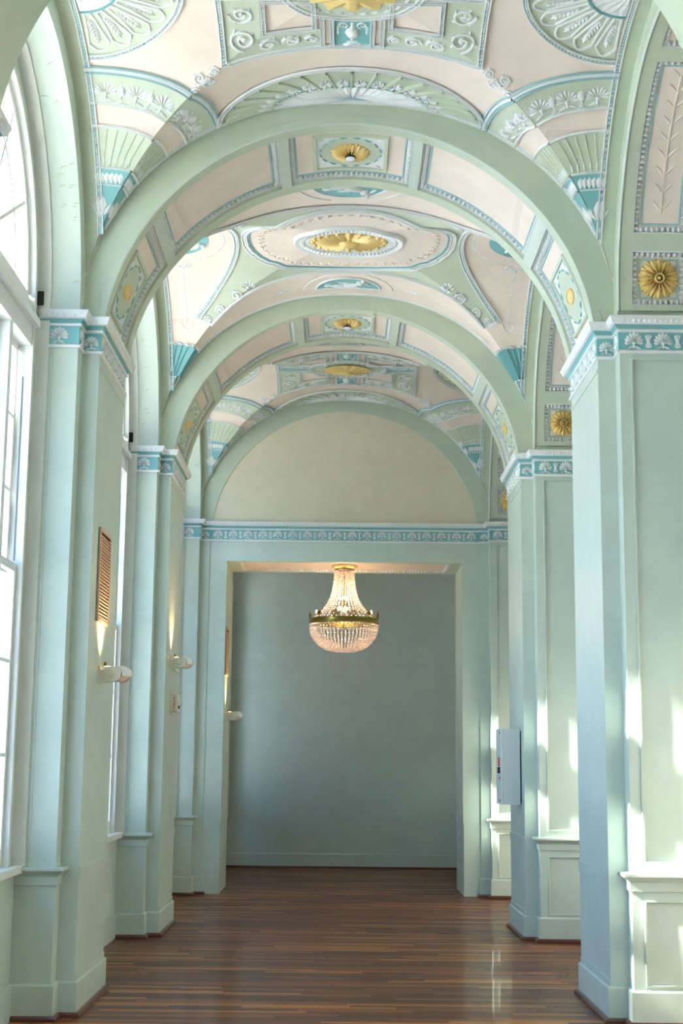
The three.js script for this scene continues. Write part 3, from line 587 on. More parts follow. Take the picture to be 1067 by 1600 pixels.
  for (const sx of [-1, 1]) { // half-round shell against each side wall
    const xc = sx * (XE - 0.045), arc = (r) => arcPts(xc, 0, -sx * r, r, -Math.PI / 2, Math.PI / 2, 40);
    part(v, 'shell_ground', vaultPatch(Dc, arc(0.6), 0.004, 0.05), M.fan);
    banded(v, 'shell_moulding', Dc, arc(0.605), 0.034, false, 'z');
    for (let i = 0; i < 11; i++) {
      const a = -Math.PI / 2 + Math.PI * (i + 0.5) / 11, P = (r, t = a) => [xc - sx * r * Math.cos(t), r * Math.sin(t)], A = [];
      const o = [], w = Math.PI / 22 * 0.84; for (let j = 0; j <= 8; j++) o.push(P(0.27 + 0.24 * j / 8, a - w * (0.6 + 0.4 * j / 8))); for (let j = 0; j <= 6; j++) { const t = -1 + 2 * j / 6; o.push(P(0.51 + 0.055 * Math.cos(t * Math.PI / 2), a + w * t)); } for (let j = 8; j >= 0; j--) o.push(P(0.27 + 0.24 * j / 8, a + w * (0.6 + 0.4 * j / 8)));
      add('shell_leaf', sweepA(o, rail(0.014, 0.014, 0.004), true), M.white, 'z');
      const B = []; for (let j = 0; j < 6; j++) { const r = 0.33 + 0.16 * j / 6, q = P(r), d = Math.atan2(P(0.5)[1] - P(0.3)[1], P(0.5)[0] - P(0.3)[0]); B.push(...petalA(...q, d + 0.6, 0.05 - j * 0.003, 0.02, 0.012, 3, 0.004), ...petalA(...q, d - 0.6, 0.05 - j * 0.003, 0.02, 0.012, 3, 0.004)); if (j === 5) B.push(...petalA(...q, d, 0.05, 0.02, 0.012, 3, 0.004)); }
      add('husk', B, M.white, 'z');
    }
    part(v, 'shell_heart', vaultPatch(Dc, arc(0.25), 0.008, 0.05), M.white);
    const B = []; for (let i = 0; i < 12; i++) { const a = -Math.PI / 2 + Math.PI * (i + 0.5) / 12; B.push(...petalA(xc - sx * 0.07 * Math.cos(a), 0.07 * Math.sin(a), Math.atan2(Math.sin(a), -sx * Math.cos(a)), 0.175, 0.05, 0.012, 4, 0.008, 1.4)); } add('heart_flutes', B, M.white, 'z');
    add('shell_line', sweepA(resample(arc(0.255), 0.03), rail(0.014, 0.016, 0.004)), M.tealDeep, 'z');
  }
  // centre framework
  banded(v, 'frame_moulding', Dc, rect(-0.765, 0.765, -0.645, 0.645), 0.034, true);
  for (const sx of [-1, 1]) {
    for (const sz of [-1, 1]) {
      const r4 = (x0, x1, z0, z1) => mirror4(rect(x0, x1, z0, z1), sx, sz);
      part(v, 'scroll_panel', vaultPatch(Dc, r4(0.535, 0.75, 0.12, 0.63), 0.005, 0.06), M.fan); part(v, 'scroll_panel', vaultPatch(Dc, r4(0.19, 0.535, 0.44, 0.63), 0.005, 0.06), M.fan);
      banded(v, 'panel_moulding', Dc, r4(0.225, 0.515, 0.14, 0.42), 0.026, true);
      const A = []; for (const [x, z, r, d, a0] of [[0.64, 0.26, 0.075, 1, 0], [0.64, 0.47, 0.085, -1, 1.5], [0.5, 0.54, 0.06, 1, 3], [0.36, 0.54, 0.055, -1, 0.2], [0.25, 0.54, 0.04, 1, 2]]) A.push(...scrollA(sx * x, sz * z, r, d * sx * sz, sx > 0 ? a0 : Math.PI - a0, 0.014, 0.014)); add('leaf_scroll', A.map((q, n) => n % 3 === 2 ? q + 0.005 : q), M.white);
    }
    part(v, 'ornament_panel', vaultPatch(Dc, mirror4(rect(0.4, 0.75, -0.085, 0.085), sx, 1), 0.006, 0.06), M.teal);
    banded(v, 'panel_moulding', Dc, mirror4(rect(0.42, 0.755, -0.1, 0.1), sx, 1), 0.024, true);
    add('ornament', [...sweepA(resample(ellipse(sx * 0.57, 0, 0.1, 0.032, 20), 0.03, true), rail(0.012, 0.014, 0.006), true), ...palmetteA(sx * 0.68, 0, 0.06, sx > 0 ? 0 : Math.PI, 0.012, 7, 0.006), ...palmetteA(sx * 0.46, 0, 0.06, sx > 0 ? Math.PI : 0, 0.012, 7, 0.006)], M.white);
  }
  for (const sz of [-1, 1]) {
    part(v, 'urn_panel', vaultPatch(Dc, mirror4(rect(-0.105, 0.105, 0.33, 0.63), 1, sz), 0.006, 0.06), M.teal);
    for (const sx of [-1, 1]) { banded(v, 'panel_moulding', Dc, [[sx * 0.12, sz * 0.32], [sx * 0.12, sz * 0.63]], 0.026, false, 'x'); banded(v, 'panel_moulding', Dc, [[sx * 0.178, sz * 0.3], [sx * 0.178, sz * 0.63]], 0.026, false, 'x'); }
    const A = [...urnA(0, sz * 0.61, 0.24, -sz * Math.PI / 2, 0.026, 0.006)]; for (const s of [-1, 1]) { A.push(...sweepA(scrollPts(s * 0.06, sz * 0.4, 0.035, 1.2, s > 0 ? 2 : 1, s * sz), rail(0.01, 0.014, 0.006))); for (let j = 0; j < 4; j++) A.push(...blobA(s * 0.085, sz * (0.43 + j * 0.022), 0.009, 0.012, 0.012, 0, 6, 1, 0.006)); }
    add('urn', A, M.white, 'x');
  }
  part(v, 'oval_ground', vaultPatch(Dc, ellipse(0, 0, 0.4, 0.31, 48), 0.012, 0.06), M.fan);
  banded(v, 'oval_moulding', Dc, ellipse(0, 0, 0.405, 0.315, 60), 0.036, true);
  { // gilded star boss with hollowed points
    const A = [], n = 12, P = (i, r) => { const a = TAU * i / (n * 4), w = 1 - 0.16 * Math.pow(Math.abs(Math.sin(a * n / 2 + 0)), 1), e = r * w; return [0.285 * e * Math.cos(a), 0.215 * e * Math.sin(a)]; };
    for (let i = 0; i < n * 4; i++) for (let j = 0; j < 4; j++) { const h = (r, q) => 0.02 + 0.05 * (1 - r) + 0.014 * r * Math.abs(Math.cos(TAU * q / (n * 4) * n / 2)), [a, b, c, d] = [P(i, j / 4), P(i, (j + 1) / 4), P(i + 1, (j + 1) / 4), P(i + 1, j / 4)]; quad(A, [...a, h(j / 4, i)], [...b, h((j + 1) / 4, i)], [...c, h((j + 1) / 4, i + 1)], [...d, h(j / 4, i + 1)]); }
    A.push(...blobA(0, 0, 0.07, 0.055, 0.035, 0, 12, 3, 0.06));
    part(v, 'star_boss', bend(A, S, 0.5), M.gold, 'gilded oval star boss with twelve points');
    const B = []; for (const [x, y, a] of along(ellipse(0, 0, 0.345, 0.262, 48), 0.07, true)) B.push(...petalA(x, y, a, 0.06, 0.024, 0.012, 3, 0.012)); add('oval_leaves', B, M.white);
  }
  return v;
}
function vaultB(label, Dc) { // the oval cartouche vault
  const v = vaultBase(label, Dc, true), S = vaultOn(Dc), add = (n, A, mat, web) => part(v, n, bend(A, vaultOn(Dc, web), 0.9), mat);
  // green ground with arms along the groins
  const q = [[0.935, 0.0], [0.94, 0.17], [1.01, 0.48], [1.165, 0.78], [1.34, 1.0], [1.22, 1.035], [1.05, 0.9], [0.86, 0.8], [0.5, 0.755], [0, 0.75]];
  for (const sx of [-1, 1]) for (const sz of [-1, 1]) { const p = [...q, [0, 0]].map(([x, z]) => [x * sx, z * sz]); part(v, 'vault_ground', vaultPatch(Dc, p, 0.004, 0.06), M.fan); }
  for (const s of [-1, 1]) {
    const smooth = (pts) => new THREE.CatmullRomCurve3(pts.map(([a, b]) => new THREE.Vector3(a, b, 0))).getPoints(60).map((p) => [p.x, p.y]);
    banded(v, 'lunette_moulding', Dc, smooth([[1.34, -1.0], [1.165, -0.78], [1.01, -0.48], [0.94, -0.17], [0.94, 0.17], [1.01, 0.48], [1.165, 0.78], [1.34, 1.0]].map(([x, z]) => [s * x, z])), 0.045, false, 'z');
    banded(v, 'lunette_moulding', Dc, smooth([[-1.22, 1.035], [-1.05, 0.9], [-0.86, 0.8], [-0.5, 0.755], [0, 0.75], [0.5, 0.755], [0.86, 0.8], [1.05, 0.9], [1.22, 1.035]].map(([x, z]) => [x, s * z])), 0.03, false, 'x');
    // blue half ovals with reclining figures
    const zc = s * 1.2, half = arcPts(0, zc, 0.29, -s * 0.27, 0, Math.PI, 30);
    part(v, 'half_oval', vaultPatch(Dc, half, 0.006, 0.05), M.teal);
    add('half_oval_edge', sweepA(resample(half, 0.02, true), rail(0.016, 0.016, 0.004), true), M.white, 'x');
    { const A = []; for (let i = 0; i < 9; i++) { const a = Math.PI * (i + 0.5) / 9; A.push(...petalA(Math.cos(a) * 0.1, zc - s * Math.sin(a) * 0.09, Math.atan2(-s * Math.sin(a) * 0.17, Math.cos(a) * 0.19), Math.hypot(Math.cos(a) * 0.18, Math.sin(a) * 0.17), 0.06, 0.007, 3, 0.006)); } add('half_oval_flutes', A, M.teal, 'x'); }
    add('reclining_figure', reclinerA(0, zc - s * 0.06, 0.26, s > 0 ? Math.PI : 0, s).map((x, n) => n % 3 === 2 ? x + 0.008 : x), M.white, 'x');
    const xc = s * 1.43, halfX = arcPts(xc, 0, -s * 0.27, 0.31, -Math.PI / 2, Math.PI / 2, 30);
    part(v, 'half_oval', vaultPatch(Dc, halfX, 0.006, 0.05), M.teal);
    { const A = []; for (let i = 0; i < 9; i++) { const a = -Math.PI / 2 + Math.PI * (i + 0.5) / 9; A.push(...petalA(xc - s * Math.cos(a) * 0.09, Math.sin(a) * 0.1, Math.atan2(Math.sin(a) * 0.19, -s * Math.cos(a) * 0.17), Math.hypot(Math.cos(a) * 0.16, Math.sin(a) * 0.19), 0.06, 0.007, 3, 0.006)); } add('half_oval_flutes', A, M.teal, 'z'); }
    add('reclining_figure', reclinerA(xc - s * 0.06, 0, 0.27, s * Math.PI / 2, 1).map((x, n) => n % 3 === 2 ? x + 0.008 : x), M.white, 'z');
    // bead garlands and stems
    const G = [], gz = [], P = (x, z) => [x, z];
    for (const [x, z] of along(arcPts(xc, 0, -s * 0.4, 0.44, -Math.PI / 2, Math.PI / 2, 40), 0.022)) G.push(...blobA(x, z, 0.01, 0.008, 0.008, 0, 6, 1));
    for (const t of [-1, 1]) { for (const [x, z] of along([[xc, t * 0.48], [xc, t * 1.02]], 0.018)) G.push(...blobA(x, z, 0.009, 0.008, 0.008, 0, 6, 1)); G.push(...scrollA(xc - 0.06, t * 0.47, 0.03, 1, 0, 0.01, 0.008), ...scrollA(xc + 0.06, t * 0.47, 0.03, -1, Math.PI, 0.01, 0.008), ...palmetteA(xc, t * 0.52, 0.06, -t * Math.PI / 2, 0.008, 7)); G.push(...sweepA(resample(arcPts(xc, t * 1.02, 0.05, t * 0.05, 0, Math.PI, 10), 0.02), rail(0.009, 0.008))); }
    add('bead_garland', G, M.white, 'z');
    for (const t of [-1, 1]) { for (const [x, z] of along([[t * 0.36, s * 0.98], [t * 0.42, s * 1.06], [t * 0.5, s * 1.12], [t * 1.2, s * 1.2]], 0.022)) gz.push(...blobA(x, z, 0.008, 0.009, 0.008, 0, 6, 1)); gz.push(...palmetteA(t * 0.56, s * 1.12, 0.07, t > 0 ? 0 : Math.PI, 0.008, 7)); gz.push(...sweepA(resample(arcPts(0, s * 1.2, t * 0.4, -s * 0.37, 0.0, 1.2, 14), 0.02), rail(0.008, 0.008))); }
    add('bead_garland', gz, M.white, 'x');
  }
  for (const sx of [-1, 1]) for (const sz of [-1, 1]) {
    // scrolls along the groin arms
    const A = []; [[0.98, 0.8, 0.075, 1], [1.13, 0.93, 0.06, -1], [1.24, 0.995, 0.04, 1]].forEach(([x, z, r, d], i) => A.push(...scrollA(sx * x, sz * z, r * 0.75, d * sx * sz, i + (sx > 0 ? 0 : 2), 0.013, 0.012))); A.push(...palmetteA(sx * 0.9, sz * 0.745, 0.11, Math.atan2(-sz * 0.64, -sx * 0.76), 0.014, 7)); add('groin_scroll', A.map((x, n) => n % 3 === 2 ? x + 0.004 : x), M.white);
    add('arm_end', sweepA(resample([[sx * 1.34, sz * 1.0], [sx * 1.22, sz * 1.035]], 0.02), rail(0.03, 0.014, 0.004)), M.white);
    const C = cornerOn(Dc, sx, sz), g = [bend(slabA(0.0001, 1, 4.75, 5.15, 0.005, 0.005, 8, 6), C), bend(slabA(-1, -0.0001, 4.75, 5.15, 0.005, 0.005, 8, 6), C)]; part(v, 'corner_fan', mergeGeometries(g), M.teal, 'turquoise ribbed corner fan');
    const ribs = [], cap = [];
    for (let i = -4; i <= 4; i++) { const p = i / 4.3, w = 0.03, B = []; for (let j = 0; j < 6; j++) { const y0 = 4.92 + 0.225 * j / 6, y1 = 4.92 + 0.225 * (j + 1) / 6; quad(B, [p - w, y0, 0.005], [p, y0, 0.02], [p, y1, 0.02], [p - w, y1, 0.005]); quad(B, [p, y0, 0.02], [p + w, y0, 0.005], [p + w, y1, 0.005], [p, y1, 0.02]); } ribs.push(bend(B, C, 0.5)); }
    for (const [a, b] of [[0.001, 1], [-1, -0.001]]) { const B = []; for (let i = 0; i < 16; i++) { const u0 = a + (b - a) * i / 16, u1 = a + (b - a) * (i + 1) / 16, y = (u) => 5.145 + 0.012 * Math.abs(Math.sin(u * Math.PI * 4)); quad(B, [u0, y(u0), 0.006], [u1, y(u1), 0.006], [u1, y(u1) + 0.012, 0.02], [u0, y(u0) + 0.012, 0.02]); quad(B, [u0, 4.905, 0.006], [u1, 4.905, 0.006], [u1, 4.917, 0.018], [u0, 4.917, 0.018]); } cap.push(bend(B, C, 0.5)); }
    part(v, 'fan_ribs', mergeGeometries(ribs), M.teal); part(v, 'fan_edge', mergeGeometries(cap), M.white);
  }
  // cartouche
  const quarter = [[0.875, 0], [0.87, 0.12], [0.84, 0.24], [0.78, 0.34], [0.71, 0.41], [0.64, 0.435], [0.55, 0.5], [0.42, 0.585], [0.25, 0.655], [0.1, 0.68], [0, 0.683]];
  const loop = [...quarter, ...quarter.slice(0, -1).reverse().map(([x, z]) => [-x, z]), ...quarter.slice(1).map(([x, z]) => [-x, -z]), ...quarter.slice(1, -1).reverse().map(([x, z]) => [x, -z])];
  const scaled = (f, d = 0) => loop.map(([x, z]) => [x * f, z * (f - d)]);
  part(v, 'cartouche_panel', vaultPatch(Dc, loop, 0.01, 0.06), M.pink);
  banded(v, 'cartouche_moulding', Dc, scaled(0.985), 0.05, true); add('cartouche_line', sweepA(resample(scaled(0.94, 0.005), 0.03, true), rail(0.014, 0.018, 0.008), true), M.tealDeep);
  { const A = []; for (const [x, z, a] of along(scaled(0.86), 0.085, true)) A.push(...petalA(x, z, a + 1.57, 0.06, 0.028, 0.01, 3, 0.01), ...petalA(x, z, a + 0.6, 0.045, 0.018, 0.01, 3, 0.01), ...petalA(x, z, a + 2.5, 0.045, 0.018, 0.01, 3, 0.01)); add('leaf_border', A, M.pink); }
  part(v, 'medallion', bend(sweepA(ellipse(0, 0, 0.385, 0.265, 64), [[0.07, 0.008], [0.055, 0.024], [0.02, 0.02], [-0.03, 0.034], [-0.06, 0.04], [-0.075, 0.012]], true), S, 0.9), M.white);
  { const A = []; for (const [x, z, a] of along(ellipse(0, 0, 0.39, 0.27, 64), 0.035, true)) A.push(...blobA(x, z, 0.013, 0.03, 0.014, a, 6, 1, 0.03)); add('medallion_beads', A, M.white); }
  { const A = []; for (let i = 0; i < 20; i++) { const a = TAU * i / 20, c = Math.cos(a), s = Math.sin(a); A.push(...petalA(c * 0.06, s * 0.04, Math.atan2(s * 0.16, c * 0.25), Math.hypot(c * 0.25, s * 0.165), 0.075, 0.03, 5, 0.02, 1.5)); A.push(...blobA(c * 0.295, s * 0.19, 0.03, 0.026, 0.03, a, 6, 2, 0.014)); } A.push(...blobA(0, 0, 0.09, 0.06, 0.05, 0, 12, 3, 0.02)); part(v, 'boss', bend(A, S, 0.9), M.gold, 'gilded oval leaf boss'); part(v, 'boss_ground', bend(fillA(ellipse(0, 0, 0.32, 0.2, 40), 0.014, 0.06), S), M.gold); }
  return v;
}
for (let k = -3; k < 0; k++) vaultBase(`plain cream groin vault ${['three', 'two', 'one'][k + 3]} bays behind the near fan vault`, mid(k), false);
vaultA('cream and green groin vault with fans, farthest from the chandelier', mid(0));
vaultB('cream groin vault with a long oval cartouche and gilded boss', mid(1));
vaultA('cream and green fan groin vault beside the blind lunette wall', mid(2));

// ---------------------------------------------------------------- wall with the wide opening and blind lunette
{
  const N3 = near(3), F3 = far(3), D0 = N3 + 0.02, OW = 1.385, OH = 3.79;
  const w = top('wall_far', 'pale blue green wall with a wide square opening under a cream lunette', 'wall', 'structure');
  const s = new THREE.Shape(); s.moveTo(-W - 0.1, 0); s.lineTo(-OW, 0); s.lineTo(-OW, OH + 0.03); s.lineTo(OW, OH + 0.03); s.lineTo(OW, 0); s.lineTo(W + 0.1, 0); s.lineTo(W + 0.1, 4.5); s.lineTo(1.75, 6.2); s.lineTo(-1.75, 6.2); s.lineTo(-W - 0.1, 4.5); s.closePath();
  const g = new THREE.ExtrudeGeometry(s, { depth: F3 - D0, bevelEnabled: false }); g.translate(0, 0, -F3); part(w, 'wall_body', boxUV(clean(g)), M.pier);
  part(w, 'arch_face', archRing(N3, D0 + 0.02, W, 2.05), M.sage);
  part(w, 'arch_bead', bend(sweepA(resample([[-1.42 * W, 0.01], [1.42 * W, 0.01]], 0.05), rail(0.02, 0.006)), soffit(N3), 0.9), M.green);
  const l = new THREE.Shape(); l.absarc(0, ARC, W + 0.01, 0.14, Math.PI - 0.14, false); l.closePath(); const lg = new THREE.ExtrudeGeometry(l, { depth: 0.006, bevelEnabled: false, curveSegments: 60 }); lg.translate(0, 0, -D0); part(w, 'lunette_panel', boxUV(clean(lg)), M.cream, 'plain cream plaster lunette');
  capital(w, [[W - 0.005, D0], [-W + 0.005, D0]], 1).name = 'cornice';
  for (const sg of [-1, 1]) {
    const path = [[sg * W, D0], [sg * OW, D0], [sg * OW, F3], [sg * WV, F3]];
    part(w, 'skirting', sweepPlan(path, SKIRT, -sg), M.pier); part(shoes[sg], 'shoe_moulding', sweepPlan(path, SHOE, -sg), M.shoe);
    part(w, 'band', box(sg * (OW - 0.009), sg * OW, 0.8, 0.87, D0 + 0.01, F3 - 0.01), M.pier);
    part(w, 'reveal_frame', box(sg * (OW - 0.008), sg * OW, 0.87, OH - 0.02, D0, D0 + 0.05), M.pier); part(w, 'reveal_frame', box(sg * (OW - 0.008), sg * OW, 0.87, OH - 0.02, F3 - 0.05, F3), M.pier);
  }
  // coffered soffit of the opening
  const my = OH + 0.03, B = (x0, x1, a, b) => part(w, 'soffit_margin', box(x0, x1, OH, my, a, b), M.green);
  B(-OW, OW, D0, D0 + 0.1); B(-OW, OW, F3 - 0.1, F3); B(-OW, -OW + 0.13, D0 + 0.1, F3 - 0.1); B(OW - 0.13, OW, D0 + 0.1, F3 - 0.1);
  part(w, 'soffit_panel', box(-OW + 0.13, OW - 0.13, my - 0.004, my, D0 + 0.1, F3 - 0.1), M.pink);
  const S = (u, v, h) => [u, my - 0.004 - h, -v], rp = rect(-OW + 0.155, OW - 0.155, D0 + 0.125, F3 - 0.125);
  part(w, 'soffit_moulding', bend(eggA(resample(rp, 0.1, true), 0.045, 0.026, 0.036, true), S, 0.9), M.white);
}

// ---------------------------------------------------------------- room beyond the opening
{
  const F3 = far(3), Dc = F3 + 1.44;
  const b = top('wall_back', 'plain green end wall behind the chandelier', 'wall', 'structure');
  part(b, 'wall_surface', box(-LOUT, 2.7, 0, 6.2, BACK, BACK + 0.2), M.pier);
  part(b, 'skirting', sweepPlan([[WV, BACK], [-WV, BACK]], SKIRT, 1), M.pier);
  part(b, 'shoe_moulding', sweepPlan([[WV, BACK], [-WV, BACK]], SHOE, 1), M.shoe);
  const c = top('ceiling', 'flat cream ceiling of the room beyond the opening', 'ceiling', 'structure'); part(c, 'ceiling_slab', box(-LOUT, 2.7, 4.3, 4.5, F3, BACK), M.pink);
  part(wallL, 'arch_wall', (() => { const s = archShape(Dc, F3, BACK, CAP1 - 0.02, 6.2, RW, RWC); return extrudeX(s, -LOUT, -WV); })(), M.green);
  part(wallL, 'jamb_wall', box(-LOUT, -WV, 0, CAP1, Dc + RW, BACK), M.pier); part(wallL, 'apron', box(-LOUT, -1.93, 0, 0.85, Dc - RW, Dc + RW), M.pier);
  part(wallR, 'plain_wall', box(WV, RIN + 0.1, 0, 6.2, F3 + STEP, BACK), M.pier);
  const r = top('wall_behind', 'plain pale green wall closing the other end of the hall', 'wall', 'structure'); part(r, 'wall_surface', box(-LOUT, 2.7, 0, 6.2, -8.2, -8), M.pier);
  for (const D of [-8]) { part(wallL, 'jamb_wall', box(-LOUT, -WV, 0, CAP1, -8, mid(-3) - RW), M.pier); part(wallR, 'jamb_wall', box(WV, RIN, 0, CAP1, -8, mid(-3) - RW), M.pier); }
  const roof = top('roof', 'flat roof slab over the whole hall', 'roof', 'structure'); part(roof, 'roof_slab', box(-LOUT - 0.25, 2.9, 6.2, 6.4, -8.2, BACK + 0.2), M.plaster);
}

// ---------------------------------------------------------------- windows
function makeWindow(n, Dc, label) {
  const w = new THREE.Group(); w.name = 'window_' + n; w.userData = { label, category: 'window', kind: 'structure' }; w.position.set(-1.93, 0, -Dc); scene.add(w);
  // local frame: u along D, v up, h towards the hall
  const S = (u, v, h) => [h, v, -u], y0 = 0.87, U = (r, b = y0) => [[-r, b], [-r, RWC], ...arcPts(0, RWC, r, r, Math.PI, 0, 40), [r, RWC], [r, b]];
  const ring = (name, r0, r1, h0, h1, mat, b) => part(w, name, bend(sweepA(U((r0 + r1) / 2, b), [[(r1 - r0) / 2, h0], [(r1 - r0) / 2, h1], [-(r1 - r0) / 2, h1], [-(r1 - r0) / 2, h0]]), S, 0.5), mat);
  ring('lining', 1.268, 1.292, -0.02, 0.06, M.trimWhite); ring('box_frame', 1.13, 1.29, -0.14, -0.02, M.green); ring('stop_bead', 1.105, 1.135, -0.14, 0.0, M.trimWhite);
  const bar = (name, u0, u1, v0, v1, h0, h1, mat = M.trimWhite) => { const g = new THREE.BoxGeometry(h1 - h0, v1 - v0, u1 - u0); g.translate((h0 + h1) / 2, (v0 + v1) / 2, -(u0 + u1) / 2); return part(w, name, boxUV(clean(g)), mat); };
  bar('sill', -1.29, 1.29, 0.83, 0.875, -0.3, 0.05); bar('transom', -1.14, 1.14, 3.98, 4.24, -0.13, -0.01); bar('transom_moulding', -1.14, 1.14, 4.1, 4.15, -0.01, 0.03);
  const cols = [-1.1, -0.62, -0.24, 0.24, 0.62, 1.1];
  for (const s of [-1, 1]) { bar('mullion', s * 0.62 - 0.035, s * 0.62 + 0.035, 0.87, 3.98, -0.13, -0.02); }
  const rows = [0.98, 1.51, 2.05, 2.6, 3.07, 3.52, 3.95], xs = [[-1.1, -0.655], [-0.585, 0.585], [0.655, 1.1]];
  for (const [a, b] of xs) {
    for (const [y1, y2, h] of [[0.875, 2.63, -0.055], [2.57, 3.98, -0.105]]) { // lower sash in front, upper behind
      bar('sash_stile', a, a + 0.045, y1, y2, h - 0.02, h + 0.02); bar('sash_stile', b - 0.045, b, y1, y2, h - 0.02, h + 0.02);
      bar('sash_rail', a + 0.045, b - 0.045, y1, y1 + (y1 < 1 ? 0.1 : 0.05), h - 0.02, h + 0.02); bar('sash_rail', a + 0.045, b - 0.045, y2 - 0.05, y2, h - 0.02, h + 0.02);
      const ys = y1 < 1 ? [0.975, 1.51, 2.05, 2.58] : [2.62, 3.07, 3.52, 3.93], nc = b - a > 1 ? 3 : 1, cw = (b - a - 0.09) / nc;
      for (let j = 1; j < 3; j++) bar('muntin', a + 0.045, b - 0.045, ys[j] - 0.011, ys[j] + 0.011, h - 0.012, h + 0.016);
      for (let i = 1; i < nc; i++) bar('muntin', a + 0.045 + cw * i - 0.011, a + 0.045 + cw * i + 0.011, ys[0], ys[3], h - 0.012, h + 0.016);
      for (let i = 0; i < nc; i++) for (let j = 0; j < 3; j++) { const g = new THREE.PlaneGeometry(cw, ys[j + 1] - ys[j]); g.rotateY(Math.PI / 2); g.translate(h, (ys[j] + ys[j + 1]) / 2, -(a + 0.045 + cw * (i + 0.5))); part(w, 'pane', g, M.glass); }
    }
  }
  // fanlight
  const arcSweep = (name, r0, r1, h0, h1) => part(w, name, bend(sweepA(arcPts(0, RWC, (r0 + r1) / 2, (r0 + r1) / 2, Math.PI, 0, 40), [[(r1 - r0) / 2, h0], [(r1 - r0) / 2, h1], [-(r1 - r0) / 2, h1], [-(r1 - r0) / 2, h0]]), S, 0.5), M.trimWhite);
  arcSweep('fanlight_frame', 1.05, 1.11, -0.1, -0.04); arcSweep('fanlight_ring', 0.745, 0.77, -0.09, -0.05); arcSweep('fanlight_ring', 0.3, 0.33, -0.09, -0.05);
  bar('fanlight_rail', -1.1, 1.1, 4.24, 4.31, -0.1, -0.04);
  const rads = [0.04, 0.52, 1.05, Math.PI / 2, Math.PI - 1.05, Math.PI - 0.52, Math.PI - 0.04];
  rads.forEach((a, i) => {
    if (i && i < 6) { const g = new THREE.BoxGeometry(0.04, 0.024, 0.74); g.translate(0, 0, -0.69); g.rotateX(a); g.translate(-0.07, RWC, 0); part(w, 'fanlight_bar', boxUV(clean(g)), M.trimWhite); }
    if (i < 6) for (const [r0, r1] of [[0.33, 0.745], [0.77, 1.05]]) { const A = []; for (let k = 0; k < 6; k++) { const t0 = a + (rads[i + 1] - a) * k / 6, t1 = a + (rads[i + 1] - a) * (k + 1) / 6, P = (t, r) => [r * Math.cos(t), RWC + r * Math.sin(t), -0.07]; quad(A, P(t0, r0), P(t0, r1), P(t1, r1), P(t1, r0)); } part(w, 'pane', bend(A, S), M.glass); }
  });
  { const A = []; for (let k = 0; k < 12; k++) { const t0 = Math.PI * k / 12, t1 = Math.PI * (k + 1) / 12; A.push(0, RWC, -0.07, 0.3 * Math.cos(t0), RWC + 0.3 * Math.sin(t0), -0.07, 0.3 * Math.cos(t1), RWC + 0.3 * Math.sin(t1), -0.07); } part(w, 'pane', bend(A, S), M.glass); }
  part(w, 'hinge', (() => { const g = new THREE.BoxGeometry(0.055, 0.085, 0.03); g.translate(-0.02 + 0.01, 4.33, -1.262); return boxUV(clean(g)); })(), M.iron, 'black iron fanlight hinge');
  bar('sash_chain', 1.098, 1.104, 2.65, 3.78, -0.055, -0.049, M.chain);
  return w;
}
const win = makeWindow(1, mid(0), 'tall white arched window beside the pier with the tan air grille');
[[2, mid(1), 'tall white arched window between the two lamp piers'], [3, mid(2), 'tall white arched window beside the wall with the wide opening'], [4, far(3) + 1.44, 'arched window of the room beyond the wide opening'], [5, mid(-1), 'arched window one bay behind the first'], [6, mid(-2), 'arched window two bays behind the first'], [7, mid(-3), 'arched window three bays behind the first']].forEach(([n, Dc, label]) => { const c = win.clone(); c.name = 'window_' + n; c.userData = { label, category: 'window', kind: 'structure' }; c.position.z = -Dc; scene.add(c); });

// ---------------------------------------------------------------- closed shades on the window of the room beyond the opening
{
  const Dc = far(3) + 1.44;
  for (const [u0, u1, label] of [[-1.14, -0.62, 'narrow closed grey shade on the sidelight next to the wide opening'], [-0.55, 0.64, 'wide closed grey shade over the middle sash']]) {
    const t = top('window_shade', label, 'shade', null, 'shades on the end window'); t.position.set(-1.925, 0, -Dc);
    part(t, 'cloth', (() => { const g = new THREE.BoxGeometry(0.006, 3.12, u1 - u0); g.translate(0, 2.46, -(u0 + u1) / 2); return boxUV(clean(g)); })(), M.shade);
    part(t, 'roller', (() => { const g = new THREE.CylinderGeometry(0.022, 0.022, u1 - u0, 14); g.rotateX(Math.PI / 2); g.translate(0, 4.04, -(u0 + u1) / 2); return boxUV(clean(g)); })(), M.shade);
    part(t, 'hem_bar', (() => { const g = new THREE.BoxGeometry(0.014, 0.03, u1 - u0); g.translate(0, 0.895, -(u0 + u1) / 2); return boxUV(clean(g)); })(), M.trimWhite);
  }
  const t = top('window_shade', 'half round grey shade over the fanlight of the end window', 'shade', null, 'shades on the end window'); t.position.set(-1.925, 0, -Dc);
  const s = new THREE.Shape(); s.moveTo(-1.16, 4.06); s.lineTo(1.16, 4.06); s.lineTo(1.16, RWC); s.absarc(0, RWC, 1.16, 0, Math.PI, false); s.closePath();
  const g = new THREE.ExtrudeGeometry(s, { depth: 0.006, bevelEnabled: false, curveSegments: 40 }); g.rotateY(Math.PI / 2); part(t, 'cloth', boxUV(clean(g)), M.shade);
}

